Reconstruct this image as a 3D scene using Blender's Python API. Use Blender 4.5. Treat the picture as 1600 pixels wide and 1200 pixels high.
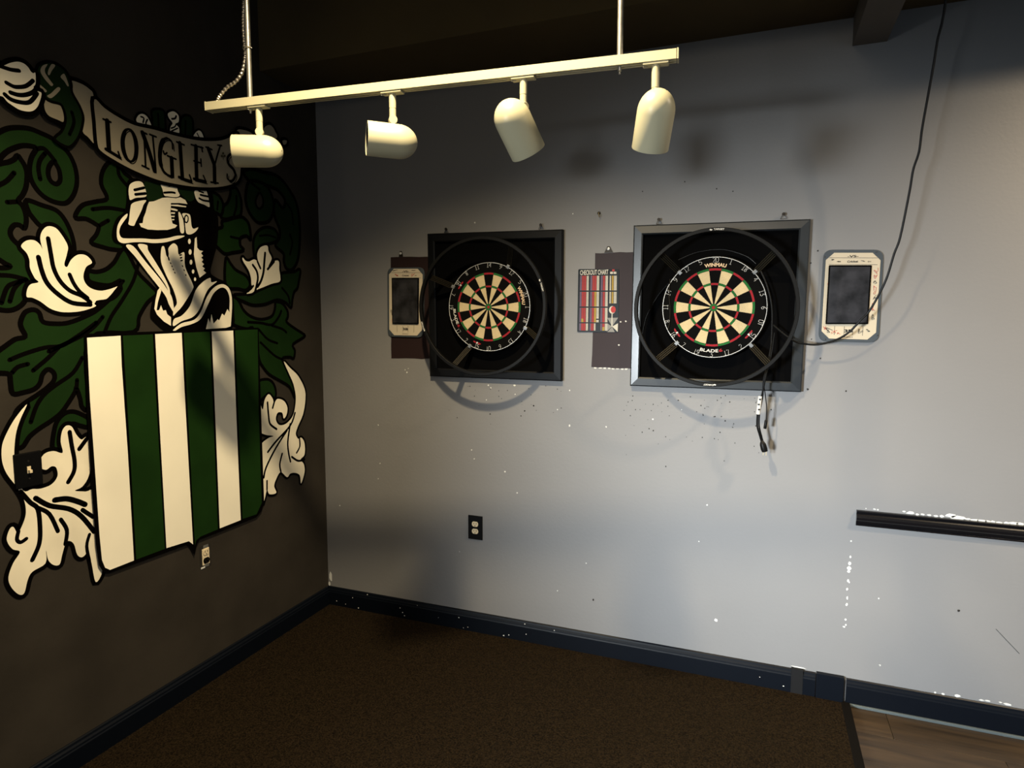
import bpy, bmesh, math, random
from mathutils import Vector, Matrix
from mathutils.geometry import tessellate_polygon
random.seed(7)
S = bpy.context.scene
COL = S.collection
for o in list(bpy.data.objects):
    bpy.data.objects.remove(o, do_unlink=True)

# ------------------------------------------------------------------ camera
F_PX, YAW, PITCH, ROLL = 997.80, 0.3678, 0.0954, 0.0009
CAM = Vector((2.3186, -3.0079, 1.6623))
c_f = Vector((-math.sin(YAW)*math.cos(PITCH), math.cos(YAW)*math.cos(PITCH), -math.sin(PITCH)))
c_r0 = Vector((math.cos(YAW), math.sin(YAW), 0)); c_u0 = c_r0.cross(c_f)
c_r = c_r0*math.cos(ROLL) + c_u0*math.sin(ROLL); c_u = -c_r0*math.sin(ROLL) + c_u0*math.cos(ROLL)
cd = bpy.data.cameras.new('camera'); cam = bpy.data.objects.new('camera', cd); COL.objects.link(cam)
M = Matrix((c_r, c_u, -c_f)).transposed().to_4x4(); M.translation = CAM
cam.matrix_world = M
cd.sensor_fit = 'HORIZONTAL'; cd.sensor_width = 36.0; cd.lens = 36.0*F_PX/1600.0
cd.clip_start = 0.02; cd.clip_end = 60
S.camera = cam

# ------------------------------------------------------------------ light
w = bpy.data.worlds.new('world'); S.world = w; w.use_nodes = True
bg = w.node_tree.nodes['Background']
bg.inputs[0].default_value = (0.72, 0.87, 1.0, 1); bg.inputs[1].default_value = 0.32

def spot(name, loc, target, power, color, size_deg, blend, radius):
    l = bpy.data.lights.new(name, 'SPOT'); l.energy = power; l.color = color
    l.spot_size = math.radians(size_deg); l.spot_blend = blend; l.shadow_soft_size = radius
    o = bpy.data.objects.new(name, l); COL.objects.link(o); o.location = loc
    o.rotation_euler = (Vector(target)-Vector(loc)).to_track_quat('-Z', 'Y').to_euler(); return o
def area(name, loc, target, power, color, sx, sy):
    l = bpy.data.lights.new(name, 'AREA'); l.energy = power; l.color = color
    l.shape = 'RECTANGLE'; l.size = sx; l.size_y = sy
    o = bpy.data.objects.new(name, l); COL.objects.link(o); o.location = loc
    o.rotation_euler = (Vector(target)-Vector(loc)).to_track_quat('-Z', 'Y').to_euler(); return o
WARM = (1.0, 0.80, 0.49)
spot('ceiling_can_light', (1.468, -1.746, 3.32), (1.468, -1.746, 0), 425, WARM, 125.4, 0.634, 0.045)
spot('ceiling_can_light_east', (4.15, -1.0, 3.3), (4.15, -1.0, 0), 500, (1.0, 0.79, 0.52), 146, 0.92, 0.06)
spot('warm_fill_light_rear', (2.2, -4.3, 3.3), (2.0, -3.6, 0), 85, (1.0, 0.84, 0.62), 168, 0.5, 0.30)  # added unseen fill lamp, lifts the dark upper walls with weak warm light
dl = area('window_daylight', (-0.66, -6.6, 1.25), (2.05, 0, 0.50), 66, (0.87, 0.95, 1.0), 1.2, 0.7)
dl.data.spread = math.radians(35)

S.view_settings.view_transform = 'Standard'; S.view_settings.look = 'None'
S.view_settings.gamma = 1.0; S.view_settings.use_curve_mapping = False
S.view_settings.exposure = 0.0

# ------------------------------------------------------------------ pixel -> place
def ray(px, py): return c_f + c_r*((px-800)/F_PX) - c_u*((py-600)/F_PX)
def BW(px, py, y=0.0):
    d = ray(px, py); return CAM + d*((y-CAM.y)/d.y)
def LW(px, py, x=0.0):
    d = ray(px, py); return CAM + d*((x-CAM.x)/d.x)
def HZ(px, py, z):
    d = ray(px, py); return CAM + d*((z-CAM.z)/d.z)

# ------------------------------------------------------------------ materials
def mat(name, color, rough=0.6, metal=0.0, var=0.0, vscale=8.0, bump=0.0, bscale=60.0, spec=0.12, coat=0.0, color2=None, detail=4):
    m = bpy.data.materials.new(name); m.use_nodes = True
    nt = m.node_tree; b = nt.nodes['Principled BSDF']
    b.inputs['Base Color'].default_value = (*color, 1); b.inputs['Roughness'].default_value = rough
    b.inputs['Metallic'].default_value = metal; b.inputs['Specular IOR Level'].default_value = spec
    b.inputs['Coat Weight'].default_value = coat
    if coat: b.inputs['Coat Roughness'].default_value = 0.15
    if var > 0 or color2 or bump > 0:
        tc = nt.nodes.new('ShaderNodeTexCoord')
    if var > 0 or color2:
        n = nt.nodes.new('ShaderNodeTexNoise'); n.inputs['Scale'].default_value = vscale; n.inputs['Detail'].default_value = detail
        nt.links.new(tc.outputs['Object'], n.inputs['Vector'])
        r = nt.nodes.new('ShaderNodeValToRGB')
        c2 = color2 if color2 else tuple(c*(1-var) for c in color)
        r.color_ramp.elements[0].position = 0.35; r.color_ramp.elements[1].position = 0.65
        r.color_ramp.elements[0].color = (*c2, 1); r.color_ramp.elements[1].color = (*color, 1)
        nt.links.new(n.outputs['Fac'], r.inputs['Fac']); nt.links.new(r.outputs['Color'], b.inputs['Base Color'])
    if bump > 0:
        n2 = nt.nodes.new('ShaderNodeTexNoise'); n2.inputs['Scale'].default_value = bscale; n2.inputs['Detail'].default_value = 3
        nt.links.new(tc.outputs['Object'], n2.inputs['Vector'])
        bp = nt.nodes.new('ShaderNodeBump'); bp.inputs['Strength'].default_value = bump; bp.inputs['Distance'].default_value = 0.004
        nt.links.new(n2.outputs['Fac'], bp.inputs['Height']); nt.links.new(bp.outputs['Normal'], b.inputs['Normal'])
    return m
MT = {
 'wall_grey': mat('wall_grey', (0.175,0.174,0.176), 0.5, var=0.05, vscale=1.7, bump=0.12, bscale=70, spec=0.35),
 'wall_char': mat('wall_charcoal', (0.033,0.028,0.022), 0.7, var=0.30, vscale=3.0, bump=0.15, bscale=60, spec=0.10),
 'ceil': mat('ceiling_dark', (0.075,0.056,0.026), 0.8, var=0.2, vscale=2, spec=0.2),
 'beam': mat('beam_taupe', (0.11,0.10,0.09), 0.7, var=0.1, vscale=5, spec=0.2),
 'base': mat('navy_trim', (0.0018,0.0030,0.0056), 0.4, bump=0.05, bscale=40, spec=0.15),
 'capblack': mat('black_trim', (0.003,0.003,0.004), 0.25, spec=0.45),
 'carpet': None, 'bind': mat('carpet_binding', (0.004,0.0035,0.003), 0.8, bump=0.3, bscale=300, spec=0.05),
 'tape': mat('black_tape', (0.008,0.008,0.0085), 0.6, spec=0.1),
 'shoe': mat('shoe_strip', (0.07,0.085,0.088), 0.5),
 'cream': mat('mural_cream', (0.80,0.74,0.58), 0.6, var=0.13, vscale=6, spec=0.3),
 'creamw': mat('mural_stripe_white', (0.88,0.83,0.68), 0.6, var=0.05, vscale=4, spec=0.3),
 'green': mat('mural_green', (0.0075,0.029,0.0042), 0.7, var=0.25, vscale=5, spec=0.06),
 'leafg': mat('mural_leaf_green', (0.0062,0.0225,0.0038), 0.7, var=0.25, vscale=5, spec=0.06),
 'dgreen': mat('mural_dark_green', (0.005,0.016,0.004), 0.7, var=0.2, vscale=5, spec=0.06),
 'mblack': mat('mural_black', (0.0020,0.0016,0.0014), 0.8, spec=0.0),
 'taupe': mat('mural_taupe', (0.27,0.235,0.165), 0.6, var=0.12, vscale=5, spec=0.3),
 'clover': mat('mural_clover', (0.05,0.042,0.022), 0.6),
 'white': mat('lamp_white', (0.42,0.395,0.27), 0.38, spec=0.5, bump=0.03, bscale=30),
 'lampin': mat('lamp_inside', (0.012,0.012,0.012), 0.5),
 'steel': mat('galvanised_steel', (0.50,0.48,0.42), 0.38, metal=0.9, var=0.25, vscale=40),
 'flex': mat('flex_conduit', (0.42,0.38,0.32), 0.35, metal=0.9),
 'frame': mat('frame_satin', (0.012,0.015,0.018), 0.36, spec=0.62, var=0.25, vscale=14, bump=0.04, bscale=20, coat=0.06),
 'clip': mat('clip_steel', (0.16,0.165,0.17), 0.4, metal=0.4),
 'frameblk': mat('frame_black', (0.0016,0.0020,0.0030), 0.45, spec=0.16, bump=0.04, bscale=20),
 'felt': mat('black_felt', (0.0018,0.0018,0.002), 0.95, spec=0.02),
 'boardblk': mat('board_black', (0.003,0.003,0.003), 0.9, bump=0.2, bscale=250, spec=0.03),
 'bedcream': mat('sisal_cream', (0.47,0.375,0.215), 0.85, var=0.12, vscale=25, bump=0.3, bscale=250, spec=0.15),
 'bedblk': mat('sisal_black', (0.003,0.003,0.003), 0.9, bump=0.3, bscale=250, spec=0.03),
 'bedred': mat('sisal_red', (0.24,0.011,0.018), 0.85, bump=0.3, bscale=250, spec=0.15),
 'bedgrn': mat('sisal_green', (0.010,0.095,0.020), 0.85, bump=0.3, bscale=250, spec=0.15),
 'wire': mat('steel_wire', (0.52,0.52,0.51), 0.35, metal=0.3),
 'wiredk': mat('dark_wire', (0.05,0.05,0.05), 0.4, metal=0.6),
 'logo': mat('logo_cream', (0.52,0.38,0.24), 0.6),
 'logow': mat('logo_white', (0.48,0.47,0.44), 0.6),
 'logor': mat('logo_red', (0.25,0.012,0.018), 0.6),
 'ring': mat('ring_plastic', (0.0034,0.0034,0.0034), 0.5, spec=0.12),
 'arm': mat('arm_bronze', (0.020,0.016,0.009), 0.5, metal=0.0, spec=0.15),
 'armd': mat('arm_dark', (0.003,0.003,0.0025), 0.7, spec=0.05),
 'plate': mat('score_plate', (0.040,0.050,0.060), 0.5, spec=0.3),
 'scream': mat('score_cream', (0.46,0.40,0.30), 0.5),
 'smudge': mat('score_smudged_panel', (0.0028,0.0028,0.0038), 0.35, color2=(0.024,0.024,0.029), vscale=16, spec=0.3, detail=9),
 'scribk': mat('ink_black', (0.012,0.012,0.012), 0.6), 'scribr': mat('ink_red', (0.45,0.09,0.06), 0.6),
 'patch': mat('old_paint_plum', (0.036,0.029,0.034), 0.6, var=0.06, vscale=6),
 'patchd': mat('old_paint_maroon', (0.018,0.0095,0.0095), 0.6, var=0.06, vscale=6),
 'chartbk': mat('chart_black', (0.006,0.008,0.009), 0.4),
 'chartr': mat('chart_red', (0.341,0.037,0.037), 0.5), 'charty': mat('chart_yellow', (0.384,0.260,0.043), 0.5),
 'chartw': mat('chart_white', (0.459,0.440,0.384), 0.5), 'chartp': mat('chart_purple', (0.136,0.099,0.161), 0.5),
 'chartg': mat('chart_grey', (0.198,0.198,0.192), 0.5),
 'cord': mat('cord_black', (0.0025,0.0025,0.0025), 0.45, spec=0.15),
 'tag': mat('cord_tag', (0.48,0.48,0.47), 0.5), 'brass': mat('prong_brass', (0.75,0.62,0.35), 0.3, metal=0.9),
 'ivory': mat('ivory_plastic', (0.66,0.56,0.38), 0.4, var=0.15, vscale=60),
 'blkplate': mat('black_cover', (0.0015,0.0015,0.0015), 0.5, spec=0.1),
 'chip': mat('white_chip', (0.58,0.58,0.55), 0.7), 'dark': mat('dark_spot', (0.02,0.018,0.016), 0.7),
 'nail': mat('nail_dark', (0.03,0.026,0.022), 0.4, metal=0.7),
}
# carpet: short dark brown pile
m = mat('carpet_brown', (0.019,0.0125,0.0062), 0.95, color2=(0.0035,0.0024,0.0014), vscale=170, bump=1.0, bscale=240, spec=0.05, detail=6)
MT['carpet'] = m
# wood vinyl
m = bpy.data.materials.new('wood_vinyl'); m.use_nodes = True; nt = m.node_tree; b = nt.nodes['Principled BSDF']
b.inputs['Roughness'].default_value = 0.42
tc = nt.nodes.new('ShaderNodeTexCoord'); mp = nt.nodes.new('ShaderNodeMapping'); mp.inputs['Scale'].default_value = (1.2, 14, 1)
oi = nt.nodes.new('ShaderNodeObjectInfo'); va = nt.nodes.new('ShaderNodeVectorMath'); va.operation = 'ADD'
sc = nt.nodes.new('ShaderNodeVectorMath'); sc.operation = 'SCALE'; sc.inputs['Scale'].default_value = 17.0
cb = nt.nodes.new('ShaderNodeCombineXYZ')
for k in range(3): nt.links.new(oi.outputs['Random'], cb.inputs[k])
nt.links.new(cb.outputs[0], sc.inputs[0]); nt.links.new(tc.outputs['Object'], va.inputs[0]); nt.links.new(sc.outputs[0], va.inputs[1])
nt.links.new(va.outputs[0], mp.inputs['Vector'])
n = nt.nodes.new('ShaderNodeTexNoise'); n.inputs['Scale'].default_value = 2.2; n.inputs['Detail'].default_value = 6
nt.links.new(mp.outputs[0], n.inputs['Vector'])
r = nt.nodes.new('ShaderNodeValToRGB'); r.color_ramp.elements[0].position = 0.3; r.color_ramp.elements[1].position = 0.7
r.color_ramp.elements[0].color = (0.018,0.0115,0.006,1); r.color_ramp.elements[1].color = (0.052,0.033,0.0165,1)
nt.links.new(n.outputs['Fac'], r.inputs['Fac']); nt.links.new(r.outputs['Color'], b.inputs['Base Color'])
MT['wood'] = m

# ------------------------------------------------------------------ mesh helpers
def tag(o, label=None, cat=None, group=None, kind=None):
    if label: o['label'] = label
    if cat: o['category'] = cat
    if group: o['group'] = group
    if kind: o['kind'] = kind
    return o
def empty(name, loc=(0,0,0)):
    o = bpy.data.objects.new(name, None); COL.objects.link(o); o.location = loc; o.empty_display_size = 0.05; return o
def link(name, me, parent=None, mats=()):
    o = bpy.data.objects.new(name, me); COL.objects.link(o)
    for m_ in mats: me.materials.append(MT[m_] if isinstance(m_, str) else m_)
    if parent: o.parent = parent
    return o
class MB:
    """collects verts / faces in world space, builds ONE mesh object (local to parent location)"""
    def __init__(s): s.v = []; s.f = []; s.mi = []; s.sm = []
    def add(s, vs, fs, mi=0, smooth=False):
        b0 = len(s.v); s.v += [Vector(v) for v in vs]
        for f in fs: s.f.append([i+b0 for i in f]); s.mi.append(mi); s.sm.append(smooth)
        return s
    def box(s, lo, hi, mi=0, rot=None, piv=None):
        x0,y0,z0 = lo; x1,y1,z1 = hi
        vs = [Vector(p) for p in ((x0,y0,z0),(x1,y0,z0),(x1,y1,z0),(x0,y1,z0),(x0,y0,z1),(x1,y0,z1),(x1,y1,z1),(x0,y1,z1))]
        if rot: vs = [rot @ (v-Vector(piv)) + Vector(piv) for v in vs]
        return s.add(vs, [(0,3,2,1),(4,5,6,7),(0,1,5,4),(1,2,6,5),(2,3,7,6),(3,0,4,7)], mi)
    def prism(s, loop, off, mi=0):
        """loop: 3D polygon (may be concave), extruded by vector off"""
        off = Vector(off); n = len(loop); a = [Vector(p) for p in loop]
        tris = tessellate_polygon([a]); nor = Vector((0,0,0))
        for i in range(n): nor += a[i].cross(a[(i+1) % n])
        vs = [p+off for p in a] + a
        fs = [tuple(t) for t in tris]
        fs += [tuple(i+n for i in t) for t in tris]
        for i in range(n): j = (i+1) % n; fs.append((i, j, n+j, n+i))
        return s.add(vs, fs, mi)
    def tube(s, pts, rad, seg=8, mi=0, cap=True, smooth=True, closed=False):
        pts = [Vector(p) for p in pts]; n = len(pts); rads = rad if isinstance(rad, (list, tuple)) else [rad]*n
        vs = []; up = None
        for i in range(n):
            if closed: t = pts[(i+1) % n]-pts[i-1]
            else: t = pts[min(i+1, n-1)]-pts[max(i-1, 0)]
            t.normalize()
            if up is None:
                up = Vector((0,0,1)) if abs(t.z) < 0.9 else Vector((1,0,0))
            a = (up - t*up.dot(t)).normalized(); up = a; b2 = t.cross(a)
            for k in range(seg):
                th = 2*math.pi*k/seg; vs.append(pts[i] + (a*math.cos(th)+b2*math.sin(th))*rads[i])
        fs = []
        for i in range(n if closed else n-1):
            j = (i+1) % n
            for k in range(seg):
                l = (k+1) % seg; fs.append((i*seg+k, i*seg+l, j*seg+l, j*seg+k))
        s.add(vs, fs, mi, smooth)
        if cap and not closed:
            s.add(vs[:seg], [tuple(range(seg))[::-1]], mi); s.add(vs[-seg:], [tuple(range(seg))], mi)
        return s
    def lathe(s, prof, origin, axis, seg=32, mi=0, smooth=True):
        """prof: (distance along axis, radius)"""
        axis = Vector(axis).normalized(); o = Vector(origin)
        u = Vector((0,0,1)) if abs(axis.z) < 0.9 else Vector((1,0,0)); u = (u-axis*u.dot(axis)).normalized(); v = axis.cross(u)
        vs = []; fs = []
        for d, rr in prof:
            for k in range(seg):
                th = 2*math.pi*k/seg; vs.append(o+axis*d+(u*math.cos(th)+v*math.sin(th))*rr)
        for i in range(len(prof)-1):
            for k in range(seg):
                l = (k+1) % seg; fs.append((i*seg+k, i*seg+l, (i+1)*seg+l, (i+1)*seg+k))
        return s.add(vs, fs, mi, smooth)
    def build(s, name, mats, parent=None, bevel=0.0):
        if isinstance(mats, str): mats = (mats,)
        org = parent.matrix_world.translation if parent else Vector((0,0,0))
        p = parent; org = Vector((0,0,0))
        while p: org += p.location; p = p.parent
        me = bpy.data.meshes.new(name); me.from_pydata([v-org for v in s.v], [], s.f)
        me.polygons.foreach_set('material_index', s.mi); me.polygons.foreach_set('use_smooth', s.sm)
        bm = bmesh.new(); bm.from_mesh(me)
        bmesh.ops.remove_doubles(bm, verts=bm.verts, dist=1e-6)
        bmesh.ops.recalc_face_normals(bm, faces=bm.faces); bm.to_mesh(me); bm.free()
        if any(s.sm): me.set_sharp_from_angle(angle=math.radians(42))
        o = link(name, me, parent, mats)
        if bevel:
            md = o.modifiers.new('bevel', 'BEVEL'); md.width = bevel; md.segments = 2; md.limit_method = 'ANGLE'
        return o
def crom(pts, closed=False, n=5):
    if len(pts) < 3: return [tuple(p) for p in pts]
    out = []; N = len(pts)
    for i in range(N if closed else N-1):
        if closed: p0,p1,p2,p3 = pts[i-1],pts[i],pts[(i+1)%N],pts[(i+2)%N]
        else: p0,p1,p2,p3 = pts[max(i-1,0)],pts[i],pts[i+1],pts[min(i+2,N-1)]
        for k in range(n):
            t = k/n
            out.append(tuple(0.5*((2*p1[a])+(-p0[a]+p2[a])*t+(2*p0[a]-5*p1[a]+4*p2[a]-p3[a])*t*t+(-p0[a]+3*p1[a]-3*p2[a]+p3[a])*t**3) for a in range(len(p1))))
    if not closed: out.append(tuple(pts[-1]))
    return out
def text_mesh(txt, size=1.0, bold=0.0, shear=0.0, align='CENTER'):
    c = bpy.data.curves.new('lettering', 'FONT'); c.body = txt; c.size = size; c.align_x = align; c.align_y = 'CENTER'
    c.offset = bold; c.shear = shear; c.resolution_u = 3; c.fill_mode = 'FRONT'
    o = bpy.data.objects.new('lettering', c); COL.objects.link(o)
    dg = bpy.context.evaluated_depsgraph_get(); dg.update()
    me = bpy.data.meshes.new_from_object(o.evaluated_get(dg))
    vs = [tuple(v.co) for v in me.vertices]; fs = [tuple(p.vertices) for p in me.polygons]
    bpy.data.objects.remove(o, do_unlink=True); bpy.data.meshes.remove(me); bpy.data.curves.remove(c)
    return vs, fs
def text_fit(txt, w_, h_, bold=0.0, shear=0.0):
    vs, fs = text_mesh(txt, 1.0, bold, shear)
    xs = [v[0] for v in vs]; ys = [v[1] for v in vs]
    cx, cy = (min(xs)+max(xs))/2, (min(ys)+max(ys))/2; sx = w_/(max(xs)-min(xs)); sy = h_/(max(ys)-min(ys))
    return [((v[0]-cx)*sx, (v[1]-cy)*sy) for v in vs], fs

# ------------------------------------------------------------------ the setting
CARPET_Z = 0.012; CEIL = 3.5
wb = tag(MB().box((-0.12,0,0),(6.5,0.12,CEIL)).build('wall_back','wall_grey'), 'grey painted wall behind the dartboards', kind='structure')
wl = tag(MB().box((-0.12,-4.8,0),(0,0,CEIL)).build('wall_left','wall_char'), 'charcoal painted wall carrying the green and white mural', kind='structure')
tag(MB().box((-3,-8,CEIL),(6.5,0.12,CEIL+0.1)).build('ceiling','ceil'), 'dark brown painted ceiling', kind='structure')
fl = tag(MB().box((-3,-8,-0.1),(6.5,0.12,-0.008)).build('floor','carpet'), 'floor of brown carpet beside wood planks', kind='structure')
# wood vinyl planks on the uncarpeted side
XE = 2.742
rows = [(-0.02-0.18*i) for i in range(9)]
sx = [0.32, -0.55, 0.05, -0.3, 0.5, -0.1, 0.25, -0.45, 0.1]
plank_me = None
for i, y1 in enumerate(rows):
    x = XE - 0.9 + (0.9+sx[i])*0.5
    first = True
    xa = XE + 0.004
    xb = XE + 0.14 + (i*0.37 % 0.9)
    while xa < 6.3:
        mb = MB().box((xa+0.0008, y1-0.18+0.0008, -0.008), (min(xb,6.4)-0.0008, y1-0.0008, 0.0))
        mb.build('plank', 'wood', fl, bevel=0.0008)
        xa = xb; xb = xa+1.2
# carpet with bound edge
cr = empty('carpet', (1.36, -1.5, -0.008))
g = 110
mb = MB()
mb.box((0.0,-7.5,-0.0078),(XE-0.032,-0.004,CARPET_Z)); mb.build('pile', 'carpet', cr)
MB().box((XE-0.032,-7.5,-0.0078),(XE+0.003,-0.014,CARPET_Z+0.003)).build('edge_binding', 'bind', cr, bevel=0.003)
tag(cr, 'dark brown short pile carpet with black bound edge along wood floor', 'carpet')
# ceiling beam and bulkhead
tag(MB().box((2.63,-4.5,2.775),(2.752,0.0,CEIL)).build('trim_2','beam'), 'boxed taupe ceiling beam running out from the grey wall', kind='structure')
mb = MB(); mb.box((0,-0.42,2.885),(2.63,0,CEIL)); mb.box((2.752,-0.42,2.885),(6.5,0,CEIL))
tag(mb.build('trim_3','ceil'), 'dark bulkhead along the top of the grey wall', kind='structure')
# baseboards
def base_prof(h=0.1185, t=0.016):
    return [(0,0.0),(t,0.0),(t,h*0.74),(t*0.86,h*0.78),(t*0.80,h*0.84),(t*0.55,h*0.90),(t*0.45,h*0.97),(t*0.2,h),(0,h)]
def base_run(name, x0, x1, h=0.1185, t=0.016, parent=None, z0=0.0):
    mb = MB(); loop = [Vector((x0,-a,z0+b_)) for a,b_ in base_prof(h,t)]
    mb.prism(loop, (x1-x0,0,0)); return mb.build(name,'base',parent)
bb = tag(empty('baseboard_back',(1.3,0,0)), 'navy black moulded baseboard under the dartboards', kind='structure')
xA = BW(1269,1055).x; xB = BW(1275,1055).x; xC = BW(1318,1066).x; xD = BW(1322,1066).x
base_run('board_run', 0.0, xB-0.003, parent=bb)
MB().box((xB,-0.020,0.0),(xC,0,0.125)).build('corner_block','base',bb,bevel=0.002)
base_run('board_run', xD, 6.5, parent=bb)
MB().box((xD,-0.024,0.0),(6.5,-0.0,0.013)).build('shoe_strip','shoe',bb,bevel=0.003)
tp0 = BW(1236,1050).x; tp1 = BW(1254.5,1050).x
MB().box((tp0,-0.0178,0.012),(tp1,-0.0,0.1245)).build('tape_strip','tape',bb)
mb = MB(); rnd = random.Random(3)
for px, py in [(540,944),(526,939),(551,934),(574,929),(629,957),(652,946),(685,965),(717,965),(724,981),(731,980),(787,993),(822,991),(820,975),(866,985),(795,992),(1187,1058),(1224,1072),(560,950),(625,950),(632,962)]:
    p = BW(px,py,-0.0164); s_ = rnd.uniform(0.0015,0.0032)
    mb.box((p.x-s_,-0.0168,p.z-s_*0.8),(p.x+s_,-0.0160,p.z+s_*0.8))
tag(mb.build('paint_fleck','chip',bb), kind='stuff')
bl = tag(empty('baseboard_left',(0,-2.5,0)), 'black baseboard under the mural', kind='structure')
mb = MB(); mb.prism([Vector((a,-5.0,b_)) for a,b_ in base_prof()], (0,4.984,0)); mb.build('board_run','base',bl)
# chair rail
ra = BW(1338,797); rb = BW(1338,820.5)
zt, zb = BW(1338,797,-0.01).z, BW(1338,821,-0.01).z
tr = tag(empty('trim_1',(ra.x,0,zb)), 'glossy black chair rail on the grey wall with chipped white paint above', kind='structure')
h_ = zt-zb; x0 = BW(1338,808,-0.01).x
prof = [(0,0),(0.010,0),(0.012,0.10),(0.008,0.16),(0.010,0.24),(0.020,0.40),(0.022,0.56),(0.018,0.70),(0.012,0.78),(0.013,0.84),(0.017,0.90),(0.017,0.97),(0.013,1.0),(0,1.0)]
mb = MB(); mb.prism([Vector((x0,-a,zb+b_*h_)) for a,b_ in prof], (6.5-x0,0,0)); mb.build('moulding','capblack',tr)
def Z7(x,y): return (1180+x/2.726, 760+y/2.726)
def blob(mb, c, rx, rz, y, n=7, seed=0, thick=0.0006, mi=0):
    rr = random.Random(seed)
    lp = [Vector((c.x+rx*math.cos(2*math.pi*k/n)*rr.uniform(0.6,1.15), y, c.z+rz*math.sin(2*math.pi*k/n)*rr.uniform(0.6,1.15))) for k in range(n)]
    mb.prism(lp, (0,-thick,0), mi)
k = 0
chips = MB()
for zx,zy,rx,rz in [(472,94,3,2),(508,97,5,3),(522,99,4,3),(635,107,6,4),(660,113,14,6),(690,119,6,4),(712,119,9,4),(742,122,8,4),(770,126,8,4),(795,127,8,5),(832,124,20,8),(865,133,28,9),(905,139,10,4),(935,144,16,5),(965,146,14,6),(990,150,12,5),(1012,151,8,5),(1040,155,14,5),(1070,158,12,6),(1100,158,14,6),(1130,161,14,6),(1165,164,16,6),(1210,168,14,6),
                   (405,300,4,5),(402,328,7,8),(400,348,8,8),(398,362,6,6),(396,402,5,8),(400,408,3,5),(392,437,4,6),(392,475,4,9),(390,503,5,6),(385,567,4,4),(378,598,5,4),(386,590,3,4),(408,233,4,3),
                   (766,878,4,4),(800,884,6,5),(862,892,14,6),(965,910,10,3),(990,913,10,3),(1045,920,6,3),(1075,928,18,4),(530,762,5,5),
                   (235,893,12,4),(180,770,30,3)]:
    c = BW(*Z7(zx,zy)); k += 1
    blob(chips, c, rx/2.726*0.0031, rz/2.726*0.0031, -0.0002, seed=k)
# plaster break at the corner by the baseboard
blob(chips, BW(517,901), 0.012, 0.03, -0.0003, seed=91); blob(chips, BW(515,912), 0.008, 0.012, -0.0003, seed=92)
for px,py,rr in [(591,664,2.0),(594,724,1.6),(591,748,1.5),(531,790,1.8),(737,703,1.6),(741,717,1.5),(789,737,2.2),(808,770,1.8),(890,665,2.6),(947,667,1.8),(916,880,1.6),(871,923,1.4),(1119,969,4),(1105,789,2),(1092,846,1.5),(871,640,1.6),(890,610,1.8),(742,348,2),(633,578,1.6),(636,582,2.4),(638,576,1.4),(763,602,2.2),(767,606,1.7),(804,602,3),(760,625,1.6),(805,616,1.6),(718,862,1.2),(1085,570,1.2),(1373,935,1.5),(1374,1040,1.6),(1020,655,2),(895,334,1.6),(1065,640,1.4)]:
    k += 1; blob(chips, BW(px,py), rr*0.0022, rr*0.0022, -0.0002, n=6, seed=k)
tag(chips.build('paint_chip', 'chip', wb), kind='stuff')
dk = MB(); rnd = random.Random(11)
for px,py,rr in [(927,937,2),(1498,954,2.2),(1278,392,1.4),(1267,411,1.4),(1262,608,2),(1322,611,1.4),(1243,596,1.4),(1268,530,1.2),(1282,560,1.3),(1004,299,1.2),(1010,354,1.5),(1120,295,1.3),(1070,284,1.2),(1145,299,1.3),(820,642,1.6),(814,650,1.5),(834,634,1.8),(766,647,1.6),(1205,640,1.2)]:
    k += 1; blob(dk, BW(px,py), rr*0.0028, rr*0.0028, -0.0002, n=6, seed=k)
for i in range(95):
    px = rnd.uniform(975,1190); py = 618+abs(rnd.gauss(0,42))
    if i % 4 == 0: px, py = rnd.uniform(700,880), 602+abs(rnd.gauss(0,25))
    k += 1; rr = rnd.uniform(0.5,1.2); blob(dk, BW(px,py), rr*0.003, rr*0.003, -0.0002, n=5, seed=k)
# scratch
a = BW(*Z7(1025,607)); b2 = BW(*Z7(1125,712))
dk.tube([a+Vector((0,-0.0003,0)), b2+Vector((0,-0.0003,0))], 0.0009, 4)
tag(dk.build('dart_hole', 'dark', wb), kind='stuff')

# ------------------------------------------------------------------ old paint patches and their brackets
def wall_quad(name, pxs, m_, y0=0.0, th=0.0012, parent=None, jag=0.0, seed=1):
    rr = random.Random(seed); pts = []
    n = len(pxs)
    for i in range(n):
        a, b_ = pxs[i], pxs[(i+1)%n]
        for t in ([0, .12,.25,.4,.55,.7,.85] if jag else [0]):
            q = BW(a[0]+(b_[0]-a[0])*t, a[1]+(b_[1]-a[1])*t, y0-th)
            if jag and t: q += Vector((rr.uniform(-jag,jag),0,rr.uniform(-jag,jag)))
            pts.append(Vector((q.x, y0, q.z)))
    mb = MB(); mb.prism(pts, (0,-th,0)); return mb.build(name, m_, parent)
pr = wall_quad('unpainted_patch', [(930,395.5),(1000,393.2),(1000,576.5),(924,573.5)], 'patch', parent=wb, jag=0.0022, seed=4)
pr['label'] = 'bare plum rectangle of old paint beside the checkout chart'
pl = wall_quad('unpainted_patch', [(610.5,402),(690,401),(690,561),(611.5,560)], 'patchd', parent=wb, jag=0.0022, seed=5)
pl['label'] = 'bare maroon rectangle of old paint behind the scoreboard'
mb = MB(); k = 300
for px in (930,938,945,952,958,965,972,979):
    k += 1; blob(mb, BW(px, 574.5+(px-924)*0.04), 0.009, 0.0045, -0.0004, seed=k)
for px,py in [(970,503),(978,502),(967,539)]:
    k += 1; blob(mb, BW(px,py), 0.005, 0.004, -0.0014, seed=k)
tag(mb.build('paint_chip','chip',wb), kind='stuff')
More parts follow.
